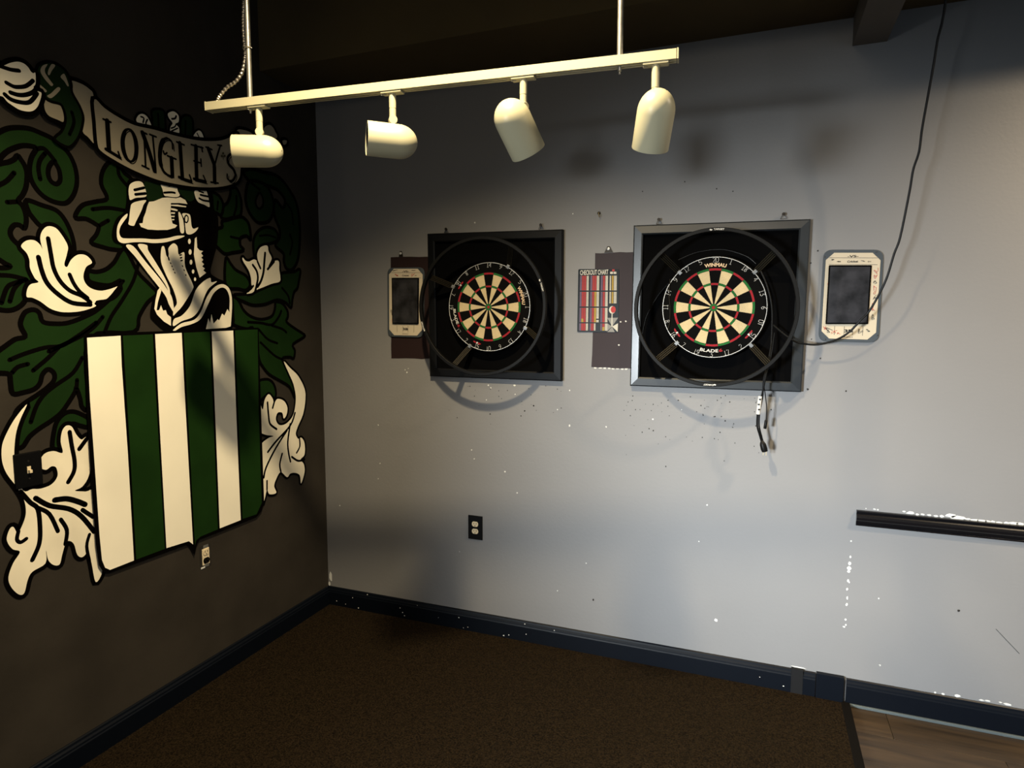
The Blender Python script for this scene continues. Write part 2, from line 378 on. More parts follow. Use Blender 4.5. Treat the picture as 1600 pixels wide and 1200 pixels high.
def bracket(px, py, label, s_=1.0):
    c = BW(px, py); o = empty('screw_bracket', c)
    mb = MB(); mb.prism([c+Vector((-0.020*s_,0,-0.017)), c+Vector((0.022*s_,0,-0.017)), c+Vector((0.006,0,0.012)), c+Vector((-0.006,0,0.012))], (0,-0.003,0))
    mb.build('bracket_plate','nail',o)
    mb = MB(); mb.lathe([(0.003,0.0),(0.003,0.007),(0.006,0.0065),(0.007,0.003),(0.0045,0.0025),(0.0045,0)], c, (0,-1,0), 14); mb.build('screw_head','wire',o)
    tag(o, label, 'bracket')
bracket(951,389,'small dark hanging bracket with bright screw above the plum paint patch')
bracket(626.5,396,'small dark hanging bracket with bright screw above the maroon paint patch', 0.6)
c = BW(936,333); o = empty('wall_hook', c)
mb = MB(); mb.lathe([(0,0.0),(0,0.008),(0.004,0.007),(0.006,0.002),(0.006,0)], c, (0,-1,0), 10); mb.build('hook_plate','nail',o)
mb = MB(); mb.tube([c+Vector((0,-0.004,0)), c+Vector((0.002,-0.016,-0.002)), c+Vector((0.004,-0.02,-0.012)), c+Vector((0.005,-0.014,-0.02)), c+Vector((0.005,-0.012,-0.014))], 0.0022, 6); mb.build('hook_wire','brass',o)
tag(o, 'small brass hook screwed into the grey wall between the two boards', 'hook')

# ------------------------------------------------------------------ mural on the left wall
mural = empty('wall_mural', (0,-0.85,1.5))
tag(mural, 'green and white coat of arms mural with helmet, striped shield and name banner', 'mural')
ZT = {'Z1':(0,80,4.615),'Z2':(130,160,4.444),'Z3':(0,300,4.615),'Z4':(160,270,4.616),'Z5':(0,540,3.0),'Z6':(120,500,2.857),
      'A1':(330,170,8.0),'A2':(0,80,8.571),'A3':(330,260,8.0),'A4':(360,370,7.5),'A5':(380,500,4.0),'A6':(0,190,8.0),'A7':(0,480,5.4545),'A8':(180,240,7.5),'P':(0,0,1.0)}
def Tz(key, pts):
    ox, oy, s_ = ZT[key]; return [(ox+x/s_, oy+y/s_) for x,y in pts]
LAYER = [0.0003]; STEP = 0.00012
def wall2(pxpts): return [(lambda q:(q.y,q.z))(LW(*p)) for p in pxpts]
def clean(lp, eps=0.0006):
    out = []
    for p in lp:
        if not out or (p[0]-out[-1][0])**2+(p[1]-out[-1][1])**2 > eps*eps: out.append(p)
    if len(out) > 2 and (out[0][0]-out[-1][0])**2+(out[0][1]-out[-1][1])**2 < eps*eps: out.pop()
    return out
def ribbon(mb, p2, widths, x, mi, closed=False):
    n = len(p2)
    if n < 2: return
    L = []; Rr = []
    for i in range(n):
        if closed: a, b_ = p2[i-1], p2[(i+1)%n]
        else: a, b_ = p2[max(i-1,0)], p2[min(i+1,n-1)]
        t = Vector((b_[0]-a[0], b_[1]-a[1])); t = t.normalized() if t.length > 1e-9 else Vector((1,0))
        nn = Vector((-t.y, t.x))*widths[i]*0.5
        L.append((x, p2[i][0]+nn.x, p2[i][1]+nn.y)); Rr.append((x, p2[i][0]-nn.x, p2[i][1]-nn.y))
    vs = L+Rr; fs = []
    for i in range(n if closed else n-1):
        j = (i+1)%n; fs.append((i, j, n+j, n+i))
    mb.add(vs, fs, mi)
    if not closed:   # round brush ends
        for e in (0, n-1):
            cx_, cy_ = p2[e]; rr = widths[e]*0.5
            mb.add([(x, cx_+rr*math.cos(k*math.pi/4), cy_+rr*math.sin(k*math.pi/4)) for k in range(8)], [tuple(range(8))], mi)
def fill(mb, p2, x, mi):
    a = [Vector((x, p[0], p[1])) for p in p2]
    try: tris = tessellate_polygon([[Vector((p[0],p[1],0)) for p in p2]])
    except Exception: return
    mb.add(a, [tuple(t) for t in tris], mi)
LWID = 0.0170
def mpart(name, fills=(), strokes=(), mats=('leafg','mblack'), outline=LWID, parent=None, label=None, smooth=True):
    """fills: (zoomkey, pts, matindex, outlined); strokes: (zoomkey, pts, width or None); last material = line colour"""
    mb = MB(); x = LAYER[0]; nl = len(mats)-1
    for fi, (key, pts, mi, outl) in enumerate(fills):
        p2 = clean(wall2(crom(Tz(key, pts), True, 4) if smooth else Tz(key, pts)))
        xx = x + fi*STEP*0.5
        if outl:
            ow = outl if isinstance(outl, float) else outline
            if mats[mi] in ('cream','taupe'): ribbon(mb, p2, [ow*1.75]*len(p2), xx-STEP*0.25, nl, True)   # line lies outside the light paint
            else: ribbon(mb, p2, [ow]*len(p2), xx+STEP*0.25, nl, True)
        fill(mb, p2, xx, mi)
    xs = x + len(fills)*STEP*0.5
    for st in strokes:
        key, pts = st[0], st[1]; wd = st[2] if len(st) > 2 else LWID*0.9
        p2 = clean(wall2(crom(Tz(key, pts), False, 4)), 0.0003)
        n = len(p2)
        if isinstance(wd, (list, tuple)):
            ws = [wd[min(int(i*len(wd)/n), len(wd)-1)] for i in range(n)]
        else: ws = [wd]*n
        ribbon(mb, p2, ws, xs, nl)
    LAYER[0] = xs + STEP
    # build without normal recalculation trouble: flat paint faces the room
    o = mb.build(name, mats, parent or mural)
    if label: o['label'] = label
    return o
W = 'P'
# --- leaves on the left
mpart('acanthus_leaf', [('P',[(-14,262),(0,256),(14,253),(22.5,248.5),(27.5,243),(33,250),(38,258),(41.5,268),(42,280),(40,294),(35,305),(28,314),(34,320),(39,331),(41,345),(38,357),(31,352),(22,352),(16,361),(18,371),(26,380),(36,388),(44,400),(47,414),(52,428),(60,438),(52,442),(44,452),(41,466),(32,478),(16,485),(-5,483),(-18,476),(-27,452),(-20,425),(-30,392),(-22,360),(-31,325),(-24,290)],0,True),
   ('P',[(-6,404),(8,412),(16,416),(8,418.5),(-6,417)],1,True)],
   [('P',[(-5,291),(10,283),(22,270)]),('P',[(11,316),(28,315)]),('Z3',[(-20,600),(80,605),(190,632)]),('Z3',[(190,636),(110,655),(50,690),(10,800)]),('Z3',[(150,645),(100,700),(70,790)])], ('leafg','wall_char','mblack'))
mpart('acanthus_leaf', [('Z3',[(190,60),(300,95),(400,130),(460,190),(510,290),(535,400),(520,470),(450,520),(420,300),(300,250),(240,190),(200,130)],0,True)])
mpart('coiled_vine', [('A6',[(-60,165),(0,125),(100,85),(230,75),(370,90),(500,140),(640,205),(740,280),(850,390),(920,520),(955,660),(955,800),(910,930),(830,1015),(720,1015),(600,970),(500,895),(420,790),(375,680),(368,560),(395,440),(450,340),(400,310),(280,300),(150,340),(60,395),(0,460),(-70,540),(-150,470),(-170,330),(-130,220)],0,True),
   ('A6',[(670,505),(730,590),(750,680),(745,745),(705,780),(650,760),(610,700),(600,620),(620,550)],1,True)],
   [('A6',[(450,345),(540,335),(620,410),(690,500)]),('A6',[(560,400),(500,480),(478,580),(500,720)])], ('leafg','wall_char','mblack'))
mpart('acanthus_leaf', [('P',[(171,253),(160,268),(158,288),(167,310),(150,315),(130,320),(120,331),(118,341),(134,342),(149,350),(154,355),(150,367),(142,379),(160,386),(178,390),(195,387),(205,350),(212,300),(205,280),(192,268),(188,250)],0,True)],
   [('Z3',[(665,125),(780,115),(900,135)]),('Z3',[(780,205),(710,245)]),('Z1',[(850,830),(860,900),(920,975)])])
mpart('acanthus_leaf', [('P',[(194,389),(178,410),(165,421),(150,425),(137,424),(140,440),(170,446),(190,438),(175,463),(152,484),(134,494),(108,504),(87,506),(67,503),(61,489),(52,484),(39,488),(32,502),(33,512),(39,526),(24,530),(9,540),(-12,556),(-22,570),(-12,582),(0,583),(14,585),(16,598),(20,615),(37,613),(53,608),(62,599),(66,585),(75,577),(84,583),(84,594),(73,606),(55,619),(37,631),(24,645),(20,670),(24,697),(35,698),(46,682),(62,669),(79,658),(95,645),(108,627),(117,612),(119,606),(125,623),(128,636),(138,632),(138,530),(208,519),(217,495),(230,473),(245,459),(234,445),(215,425)],0,True)],
   [('A7',[(818,130),(740,190),(640,260),(520,330),(380,345),(200,400),(80,450)]),('A7',[(500,340),(400,440),(280,540)]),('A7',[(235,485),(150,510),(100,560)]),('A7',[(700,430),(620,560),(480,660),(380,740),(310,840),(260,980)]),('A7',[(655,620),(650,700)]),
    ('Z3',[(1000,500),(960,640),(880,780),(800,900),(750,1020)]),('Z3',[(740,900),(680,970),(600,1030),(500,1080),(350,1150)])])
mpart('curled_leaf', [('P',[(82,700),(83,680),(88,660),(99,647),(113,643),(128,648),(138,655),(138,667),(124,665),(113,662),(102,668),(96,680),(95,700)],0,True)])
mpart('white_blossom', [('Z3',[(150,390),(190,350),(250,350),(290,385),(305,415),(288,340),(300,285),(340,248),(400,260),(450,320),(487,390),(480,450),(462,520),(482,540),(510,490),(560,452),(620,458),(662,508),(620,540),(600,600),(610,650),(650,692),(720,712),(790,700),(862,678),(825,740),(760,772),(690,785),(690,822),(620,850),(540,865),(440,865),(360,840),(290,790),(230,762),(190,755),(195,700),(220,665),(275,650),(248,620),(215,550),(210,490),(190,440)],0,True)],
   [('Z3',[(345,335),(365,450),(385,550),(430,640),(500,710),(590,750),(650,795)],0.016),('Z3',[(275,470),(300,570),(340,660),(420,740),(520,800),(650,812)],0.017),('Z3',[(500,595),(530,660),(570,715),(630,765)],0.015),('Z3',[(690,805),(780,775),(890,640)],0.012)], ('cream','mblack'))
mpart('white_leaf', [('Z5',[(125,275),(70,340),(30,410),(8,470),(8,540),(30,600),(75,660),(110,720),(120,780),(108,830),(82,878),(62,850),(45,858),(30,900),(38,930),(60,955),(92,967),(60,1020),(38,1085),(50,1130),(85,1165),(112,1160),(128,1100),(150,1060),(212,1020),(214,960),(225,1005),(250,1028),(278,1025),(290,980),(305,930),(322,915),(345,930),(360,978),(380,992),(400,978),(410,950),(428,1020),(447,1108),(476,1066),(470,1010),(445,880),(440,690),(400,684),(350,680),(385,660),(415,610),(430,520),(430,430),(405,425),(380,440),(355,415),(335,380),(310,375),(290,400),(283,450),(292,502),(250,494),(210,505),(184,540),(190,572),(215,582),(240,566),(262,572),(268,612),(240,650),(190,670),(150,672),(108,680),(75,600),(65,520),(72,420),(92,350)],0,True)],
   [('Z5',[(95,685),(140,735),(175,765),(186,850),(182,930),(150,1005)],0.016),('Z5',[(165,715),(230,750),(320,765),(380,800),(440,872)],0.018),('Z5',[(255,724),(310,718),(360,730),(398,745)],0.020),('Z5',[(175,760),(230,790),(270,870)],0.015),('Z5',[(385,770),(435,803)],0.016),('Z5',[(283,815),(312,865),(305,930)],0.015),('Z5',[(325,405),(335,470),(348,540),(345,590),(318,640)],0.016),('Z5',[(410,430),(370,485)],0.016),('Z5',[(418,885),(405,940),(418,1010)],0.013),('Z5',[(85,870),(78,908),(95,922),(122,905)],0.013)], ('cream','mblack'))
# --- right hand leaves (mirror side)
mpart('acanthus_leaf', [('A3',[(640,70),(780,100),(880,170),(970,290),(1050,430),(1090,600),(1105,800),(1100,1000),(1075,1180),(1010,1290),(940,1280),(905,1190),(900,1090),(800,990),(850,890),(850,780),(800,660),(780,560),(800,420),(890,520),(920,420),(830,300),(720,250),(600,200),(480,190),(400,70),(500,30)],0,True)], [('A3',[(930,450),(1000,560),(1020,720)],0.012),('A3',[(980,850),(1010,960),(980,1100)],0.012)], ('dgreen','mblack'), 0.018)
mpart('coiled_vine', [('A3',[(470,190),(430,330),(430,450),(470,570),(560,690),(640,708),(720,680),(770,580),(778,470),(755,370),(700,260),(600,195)],0,True),('A3',[(595,330),(638,385),(643,480),(600,530),(562,495),(552,420)],1,0.012)], [('A3',[(400,100),(480,190),(600,290)],0.014)], ('dgreen','wall_char','mblack'), 0.017)
mpart('curled_leaf', [('A3',[(240,280),(310,275),(360,380),(375,490),(360,610),(260,640),(170,660),(115,620),(150,500),(200,450),(235,350)],0,True)], [('A3',[(310,370),(310,500),(280,610)],0.012)], ('dgreen','mblack'), 0.015)
mpart('curled_leaf', [('A3',[(-20,330),(70,350),(120,410),(145,480),(140,560),(115,610),(60,580),(-20,540)],0,True)], [('A3',[(80,440),(70,540)],0.010)], ('dgreen','mblack'), 0.015)
mpart('acanthus_leaf', [('A3',[(40,800),(130,760),(130,690),(200,670),(350,630),(420,660),(470,740),(490,920),(440,870),(360,900),(360,990),(400,1050),(260,1080),(160,1090),(60,1000),(0,950)],0,True)], [('A3',[(240,880),(350,905)],0.012)], ('leafg','mblack'), 0.017)
mpart('curled_leaf', [('A3',[(540,1150),(520,960),(550,850),(620,780),(700,760),(790,790),(830,870),(800,940),(700,970),(640,985),(590,1070)],0,True)], [('A3',[(600,870),(700,860),(800,890)],0.010)], ('dgreen','mblack'), 0.015)
mpart('acanthus_leaf', [('A4',[(-60,250),(0,320),(60,390),(180,460),(225,560),(180,625),(90,610),(-60,570)],0,True)], (), ('leafg','mblack'), 0.016)
mpart('acanthus_leaf', [('P',[(340,470),(363,463),(372,470),(380,485),(392,495),(408,499),(424,494),(429,481),(430,472),(440,474),(448,485),(449,495),(447,503),(461,514),(472,521),(475,526),(457,538),(460,548),(458,560),(452,558),(440,561),(450,580),(458,602),(460,622),(452,605),(437,595),(420,585),(410,573),(404,560),(396,515),(385,514),(370,510),(355,500)],0,True)],
   [('A4',[(200,1000),(350,1010),(480,1030),(560,940),(590,870)],0.014),('A4',[(480,1040),(600,1080),(650,1120)],0.013),('A5',[(95,60),(150,120),(210,145)],0.013),('A5',[(105,140),(190,220),(240,245)],0.013)], ('leafg','mblack'), 0.016)
mpart('acanthus_leaf', [('A4',[(40,680),(180,670),(300,640),(450,560),(580,530),(590,430),(740,410),(790,380),(815,400),(800,500),(780,600),(740,650),(720,740),(705,830),(640,770),(540,740),(400,790),(260,800),(150,760),(60,720)],0,True)], [('A4',[(600,600),(670,690),(690,780)],0.013)], ('dgreen','mblack'), 0.016)
mpart('curled_leaf', [('A5',[(85,395),(140,370),(180,390),(200,440),(195,490),(160,465),(130,480),(85,515)],0,True)], (), ('leafg','mblack'), 0.015)
mpart('white_blossom', [('A4',[(140,243),(168,278),(212,290),(270,265),(310,290),(330,335),(310,250),(310,190),(340,130),(390,104),(430,110),(440,170),(475,240),(470,280),(440,345),(510,285),(560,288),(565,380),(577,460),(570,525),(480,550),(380,590),(300,622),(270,640),(240,660),(183,665),(235,625),(258,592),(240,560),(235,490),(210,400),(150,300),(133,262)],0,True)],
   [('A4',[(400,190),(390,300),(380,420),(350,520),(310,585)],0.014),('A4',[(255,330),(300,400),(315,480),(300,570),(280,650)],0.013),('A4',[(310,290),(345,370)],0.012),('A4',[(505,290),(430,380)],0.013),('A4',[(200,640),(262,575)],0.011)], ('cream','mblack'), 0.015)
mpart('white_leaf', [('A5',[(250,258),(290,300),(340,350),(380,430),(385,500),(370,590),(340,660),(325,710),(340,742),(360,735),(380,770),(380,840),(355,872),(375,900),(380,950),(358,1022),(350,970),(320,955),(290,960),(270,982),(230,950),(200,1000),(190,1040),(203,1080),(160,1088),(145,1060),(130,1120),(112,1145),(104,900),(102,790),(150,740),(185,725),(130,715),(98,680),(96,515),(118,560),(130,500),(155,463),(180,490),(190,520),(210,493),(250,505),(272,545),(268,590),(250,615),(240,580),(212,580),(200,620),(220,655),(260,650),(300,610),(318,560),(325,480),(310,400),(280,330)],0,True)],
   [('A5',[(148,515),(155,600),(165,650),(205,682)],0.012),('A5',[(180,550),(190,515)],0.011),('A5',[(320,580),(290,660),(200,760),(150,825)],0.012),('A5',[(270,690),(200,800),(140,920),(125,985)],0.012),('A5',[(290,650),(275,760),(280,830),(292,885)],0.012),('A5',[(348,740),(350,790),(330,830)],0.011),('A5',[(300,855),(340,880),(380,870)],0.012),('A5',[(240,835),(225,900),(232,950)],0.012),('A5',[(145,1005),(145,1060)],0.011)], ('cream','mblack'), 0.013)
# --- plumes above banner
mpart('plume', [('Z2',[(470,60),(510,45),(555,60),(565,130),(560,210),(480,200),(475,120)],0,True)], [('Z2',[(515,80),(520,180)],0.008)], ('dgreen','mblack'), 0.010)
mpart('plume', [('Z2',[(675,110),(710,88),(750,110),(758,180),(750,260),(670,240),(668,170)],0,True)], [('Z2',[(705,130),(705,220)],0.008)], ('dgreen','mblack'), 0.010)
mpart('plume', [('Z2',[(365,110),(385,85),(415,83),(445,110),(470,175),(430,180),(385,150),(365,132)],0,True)], [('Z2',[(395,100),(415,110),(410,140)],0.007),('Z2',[(440,120),(430,150),(460,170)],0.007)], ('cream','mblack'), 0.011)
mpart('plume', [('Z2',[(583,78),(620,63),(655,90),(657,135),(637,150),(660,180),(655,225),(603,215),(600,172),(615,145),(590,110)],0,True)], [('Z2',[(610,115),(632,112),(640,95)],0.008),('Z2',[(605,180),(630,170),(640,150)],0.006),('Z2',[(608,200),(650,180)],0.006)], ('cream','mblack'), 0.011)
mpart('plume', [('Z2',[(758,245),(775,210),(798,196),(818,212),(832,262),(790,270)],0,True)], [('Z2',[(785,215),(800,245)],0.006)], ('cream','mblack'), 0.010)
# --- helmet
mpart('helmet', [('Z4',[(185,70),(180,200),(160,290),(105,340),(78,420),(85,485),(140,512),(240,620),(395,820),(370,900),(350,1010),(370,1060),(490,1142),(740,1132),(922,1112),(936,1000),(925,880),(880,800),(820,770),(765,720),(790,600),(815,500),(820,330),(790,260),(765,130),(600,100),(430,90),(300,80),(240,55)],0,True)], (), ('mblack','mblack'), 0.014)
helm = [o_ for o_ in mural.children if o_.name.startswith('helmet')][0]
def highlight(name, key, pts, m_='cream', strokes=(), sm=True):
    return mpart(name, [(key, pts, 0, False)], strokes, (m_,'mblack'), parent=helm, smooth=sm)
def hl(*a, **k): return highlight('highlight', *a, **k)
highlight('crest_gem','A8',[(330,335),(430,345),(520,365),(545,480),(540,530),(440,550),(370,545),(350,450)],'dgreen')
highlight('crest_gem','A8',[(735,400),(850,410),(905,430),(920,520),(880,560),(830,545),(760,480)],'dgreen')
hl('A8',[(145,430),(160,365),(210,332),(270,325),(310,345),(335,400),(348,440),(347,505),(230,520),(165,545),(150,500)], strokes=[('A8',[(215,428),(325,402)],0.011),('A8',[(225,480),(345,468)],0.011)])
hl('A8',[(350,548),(320,600),(290,680),(230,800),(205,847),(145,830),(150,780),(165,650),(182,590),(250,560)])
hl('A8',[(385,565),(440,560),(540,520),(600,515),(700,525),(750,512),(810,545),(835,592),(740,580),(640,580),(640,620),(635,680),(645,760),(660,820),(715,842),(690,870),(600,895),(480,897),(370,890),(290,860),(270,820),(310,815),(320,750),(345,690),(362,620)], sm=False)
for q in ([(640,600),(720,600),(822,618),(815,630),(720,620),(640,612)],[(640,640),(690,648),(720,660),(715,676),(640,660)],[(640,688),(690,690),(685,708),(640,706)],[(640,730),(685,730),(680,746),(640,744)],[(650,768),(680,768),(676,782),(650,782)]):
    hl('A8',q, sm=False)
hl('A8',[(520,360),(590,375),(612,388),(570,402),(640,390),(705,395),(720,440),(742,490),(700,512),(600,502),(560,490),(540,420)], strokes=[('A8',[(560,460),(640,455),(685,462)],0.009)])
hl('A8',[(918,435),(1000,435),(1050,435),(1075,500),(1085,560),(1090,627),(1030,600),(960,570),(925,510)], strokes=[('A8',[(965,440),(1020,460)],0.007),('A8',[(985,485),(1075,505)],0.009),('A8',[(970,525),(1020,550),(1085,560)],0.009)])
hl('A8',[(125,705),(60,760),(12,850),(3,950),(20,1020),(80,1052),(200,1040),(330,1040),(430,1050),(560,1042),(680,1012),(760,988),(797,964),(700,965),(600,990),(450,1005),(300,995),(130,995),(60,985),(33,930),(45,860),(90,790),(122,745)])
hl('A8',[(725,695),(745,695),(780,780),(792,920),(750,922),(735,800)])
hl('A8',[(770,705),(850,710),(870,760),(880,850),(905,882),(957,865),(930,912),(870,947),(820,935),(805,850),(800,780)], strokes=[('A8',[(818,722),(800,745),(800,790),(818,810),(836,790),(838,745),(818,722)],0.006)])
hl('Z4',[(160,528),(212,530),(300,640),(400,760),(450,830),(492,900),(507,1005),(470,950),(440,880),(330,740),(230,610)])
hl('Z4',[(245,518),(310,522),(320,560),(370,640),(430,740),(472,830),(475,875),(440,800),(360,690),(290,590)])
hl('Z4',[(415,545),(432,530),(443,560),(452,600),(468,590),(466,545),(500,510),(530,530),(540,590),(580,575),(587,680),(640,800),(642,838),(600,910),(560,970),(520,1012),(500,1030),(505,980),(527,935),(500,840),(450,740),(412,640)],
   strokes=[('Z4',[(458,560),(460,600)],0.010),('Z4',[(466,612),(470,628)],0.008),('Z4',[(480,650),(483,656)],0.005),('Z4',[(490,672),(493,678)],0.005),('Z4',[(500,695),(503,701)],0.005),('Z4',[(510,718),(513,724)],0.005),('Z4',[(548,595),(560,592)],0.006),('Z4',[(552,615),(562,612)],0.006),('Z4',[(556,635),(566,632)],0.006),('Z4',[(566,670),(569,676)],0.005),('Z4',[(578,700),(581,706)],0.005),('Z4',[(590,735),(593,741)],0.005)])
for (cx_,cy_,rx,ry) in ((617,495,10,19),(622,572,11,20),(628,645,10,18),(643,712,9,15),(657,768,8,13)):
    hl('Z4',[(cx_+rx*math.cos(k*math.pi/4), cy_+ry*math.sin(k*math.pi/4)) for k in range(8)])
hl('Z4',[(655,475),(668,463),(672,540),(690,560),(715,565),(700,580),(715,600),(702,612),(716,628),(704,642),(722,660),(708,675),(728,690),(716,704),(737,722),(690,757),(665,680),(648,590)], sm=False)
hl('Z4',[(505,1055),(560,1030),(620,960),(660,850),(710,790),(765,758),(775,790),(815,783),(760,830),(730,880),(690,980),(640,1040),(560,1070),(500,1106)])
hl('Z4',[(500,1132),(560,1085),(650,1060),(700,1000),(740,900),(790,830),(850,803),(900,830),(922,900),(922,1000),(905,1000),(905,900),(880,840),(840,830),(790,870),(750,950),(700,1050),(640,1088),(560,1112),(510,1140)])
hl('Z4',[(735,1127),(752,1050),(765,1085),(775,1020),(790,1088),(820,1055),(830,1065),(852,1015),(868,1030),(890,983),(905,1005),(922,1000),(914,1107),(880,1118)], sm=False)
hl('Z4',[(400,830),(413,850),(388,930),(378,992),(396,990),(410,955),(425,995),(445,990),(455,1020),(482,1042),(482,1104),(430,1072),(380,1022),(362,980),(370,920),(385,850)], sm=False)
# --- shield
sh = mpart('shield', [('Z6',[(28,68),(803,38),(812,400),(826,815),(815,850),(795,875),(720,905),(540,975),(525,1000),(517,1045),(505,1010),(490,995),(400,1028),(255,1080),(140,1122),(115,1120),(95,1090),(82,1000),(60,700),(42,400)],0,0.010)], (), ('mblack','mblack'), smooth=False)
for m_, pts in (('creamw',[(37,79),(187,70),(192,200),(220,600),(247,1072),(140,1114),(118,1104),(104,1070),(93,960),(68,600),(50,350)]),
                ('green',[(197,70),(331,64),(340,250),(385,1020),(257,1068),(228,560)]),
                ('creamw',[(341,63),(460,57),(472,300),(511,1000),(492,986),(392,1017),(362,480)]),
                ('green',[(469,57),(586,52),(600,400),(622,933),(545,965),(525,982),(519,1005),(495,560)]),
                ('creamw',[(594,51),(690,47),(705,450),(724,892),(630,929),(612,480)]),
                ('green',[(698,46),(799,42),(804,400),(818,815),(795,866),(732,887),(714,460)])):
    st = mpart('stripe', [('Z6',pts,0,False)], (), (m_,'mblack'), parent=sh, smooth=False)
# --- banner
ban = mpart('banner', [('A1',[(300,275),(380,268),(470,300),(500,345),(440,420),(310,420)],0,True),('A1',[(620,330),(640,240),(700,205),(745,232),(775,285),(800,360),(700,420)],0,True),('A1',[(870,400),(920,400),(915,440),(880,450)],0,True),
   ('Z1',[(490,220),(570,238),(630,278),(658,322),(670,500),(672,665),(620,622),(580,580),(575,480),(550,400),(505,320)],0,True),
   ('Z2',[(62,-18),(130,40),(220,100),(340,160),(480,192),(640,237),(800,268),(930,268),(1000,247),(1060,222),(1085,340),(1078,480),(1068,530),(1030,565),(930,588),(800,590),(660,573),(500,538),(330,470),(200,400),(110,340),(85,290),(72,140)],0,0.017),
   ('A2',[(570,660),(650,690),(770,712),(812,770),(832,850),(818,950),(740,922),(640,880),(590,830),(565,760)],0,True)], (), ('taupe','mblack'), 0.017)
# cream ribbon hand and dark stem at the banner's end
mpart('vine_knot', [('A2',[(470,200),(560,150),(660,150),(760,190),(850,270),(900,360),(925,450),(935,560),(1030,730),(1080,860),(1080,960),(1050,1090),(990,1210),(880,1290),(700,1180),(790,1080),(840,960),(840,860),(810,760),(770,712),(650,680),(580,640),(520,580),(455,500),(440,400),(450,300)],0,0.010)],
   [('A2',[(930,820),(960,960),(900,1120)],0.012)], ('dgreen','mblack'))
kn = [o_ for o_ in mural.children if o_.name.startswith('vine_knot')][0]
mb0 = None
for pts in ([(590,180),(603,188),(572,240),(572,290),(600,340),(650,410),(682,455),(655,472),(620,440),(560,370),(513,290),(515,240),(540,200)],[(665,178),(707,200),(660,270),(630,327),(608,310),(615,260),(635,215)],[(820,308),(850,350),(887,462),(870,472),(830,410),(778,350)],[(488,448),(510,460),(592,535),(570,557),(540,540),(505,490)],[(740,488),(772,525),(660,632),(598,605),(650,570)]):
    mpart('highlight', [('A2',pts,0,False)], (), ('taupe','mblack'), parent=kn)
mpart('white_tassel', [('A2',[(-60,215),(-10,205),(30,195),(100,165),(200,148),(280,170),(340,220),(380,280),(412,302),(440,300),(442,440),(415,490),(470,540),(522,570),(498,680),(460,760),(400,807),(320,812),(220,787),(120,725),(60,680),(10,620),(-60,560)],0,True)],
   [('A2',[(-40,205),(60,240),(130,258),(220,268)],0.013),('A2',[(50,428),(140,477),(200,487),(290,480),(350,450),(408,400)],0.013),('A2',[(105,560),(200,590),(300,592),(400,560),(450,515)],0.014),('A2',[(30,585),(100,645),(200,683),(330,697),(400,655),(462,570)],0.014)], ('cream','mblack'))
# --- lettering LONGLEY'S
def letter(strokes):
    thin = [(k,[(x+11,y+15) for x,y in p], 0.0035) for k,p,wd in strokes if max(wd if isinstance(wd,list) else [wd]) >= 0.010]
    s2 = [(k,p,wd) for k,p,wd in strokes]
    return mpart('letter', (), s2+thin, ('taupe','mblack'), parent=ban)
T = 0.0185; M_ = 0.012; t_ = 0.0075
ell = [(305+47*math.sin(2*math.pi*k/16)+10*-math.cos(2*math.pi*k/16)*1.0, 300-112*math.cos(2*math.pi*k/16)) for k in range(17)]
ow = [t_+ (T-t_)*abs(math.sin(2*math.pi*(k+.5)/32)) for k in range(32)]
letter([('Z2',[(150,130),(156,230),(162,335)],T),('Z2',[(140,326),(200,362),(240,386)],M_),('Z2',[(122,118),(175,140)],t_),('Z2',[(226,345),(240,386)],t_)])
letter([('Z2',ell,ow)])
letter([('Z2',[(405,215),(412,340),(417,448)],t_+.001),('Z2',[(395,212),(440,340),(480,478)],T),('Z2',[(466,235),(478,360),(488,485)],t_+.001),('Z2',[(385,204),(425,222)],t_),('Z2',[(445,224),(490,242)],t_),('Z2',[(392,440),(440,464)],t_)])
letter([('Z2',[(605,325),(598,275),(565,252),(532,275),(517,340),(520,420),(545,485),(590,513)],[t_,t_,M_,T,T,T,M_,t_]),('Z2',[(597,388),(603,512)],T),('Z2',[(568,372),(628,396)],t_),('Z2',[(540,340),(548,362),(565,352)],t_)])
letter([('Z2',[(655,285),(663,400),(672,522)],T),('Z2',[(648,520),(700,540),(735,550)],M_),('Z2',[(632,276),(685,298)],t_),('Z2',[(722,505),(738,552)],t_)])
letter([('Z2',[(766,306),(768,420),(772,536)],T),('Z2',[(733,295),(815,318)],t_),('Z2',[(806,312),(812,345)],t_),('Z2',[(752,408),(803,424)],t_),('Z2',[(800,395),(804,446)],t_),('Z2',[(752,532),(835,552)],M_),('Z2',[(818,510),(838,555)],t_)])
letter([('Z2',[(852,322),(875,385),(894,435)],T),('Z2',[(936,302),(915,370),(897,435)],t_+.001),('Z2',[(894,435),(896,556)],T),('Z2',[(835,312),(878,330)],t_),('Z2',[(918,298),(946,302)],t_),('Z2',[(870,555),(922,562)],t_)])
letter([('Z2',[(1040,408),(1034,374),(1008,362),(986,388),(994,430),(1028,468),(1040,512),(1016,548),(986,532),(984,500)],[t_,t_,M_,M_,T*.8,T*.8,M_,M_,t_,t_])])
LAYER[0] += STEP
mpart('clover_mark', [('Z2',[(955+9*math.cos(k*math.pi/3+cx_), 0+cy_+10*math.sin(k*math.pi/3+cx_)) if False else (x0_+8*math.cos(k*math.pi/3), y0_+9*math.sin(k*math.pi/3)) for k in range(6)],0,False) for cx_,cy_,x0_,y0_ in ((0,0,955,356),(0,0,946,374),(0,0,965,374))], [('Z2',[(956,374),(956,398)],0.003)], ('clover','clover'), parent=ban)

# ------------------------------------------------------------------ switch and outlets
def lq(pxs, x=0.0): return [LW(px,py,x) for px,py in pxs]
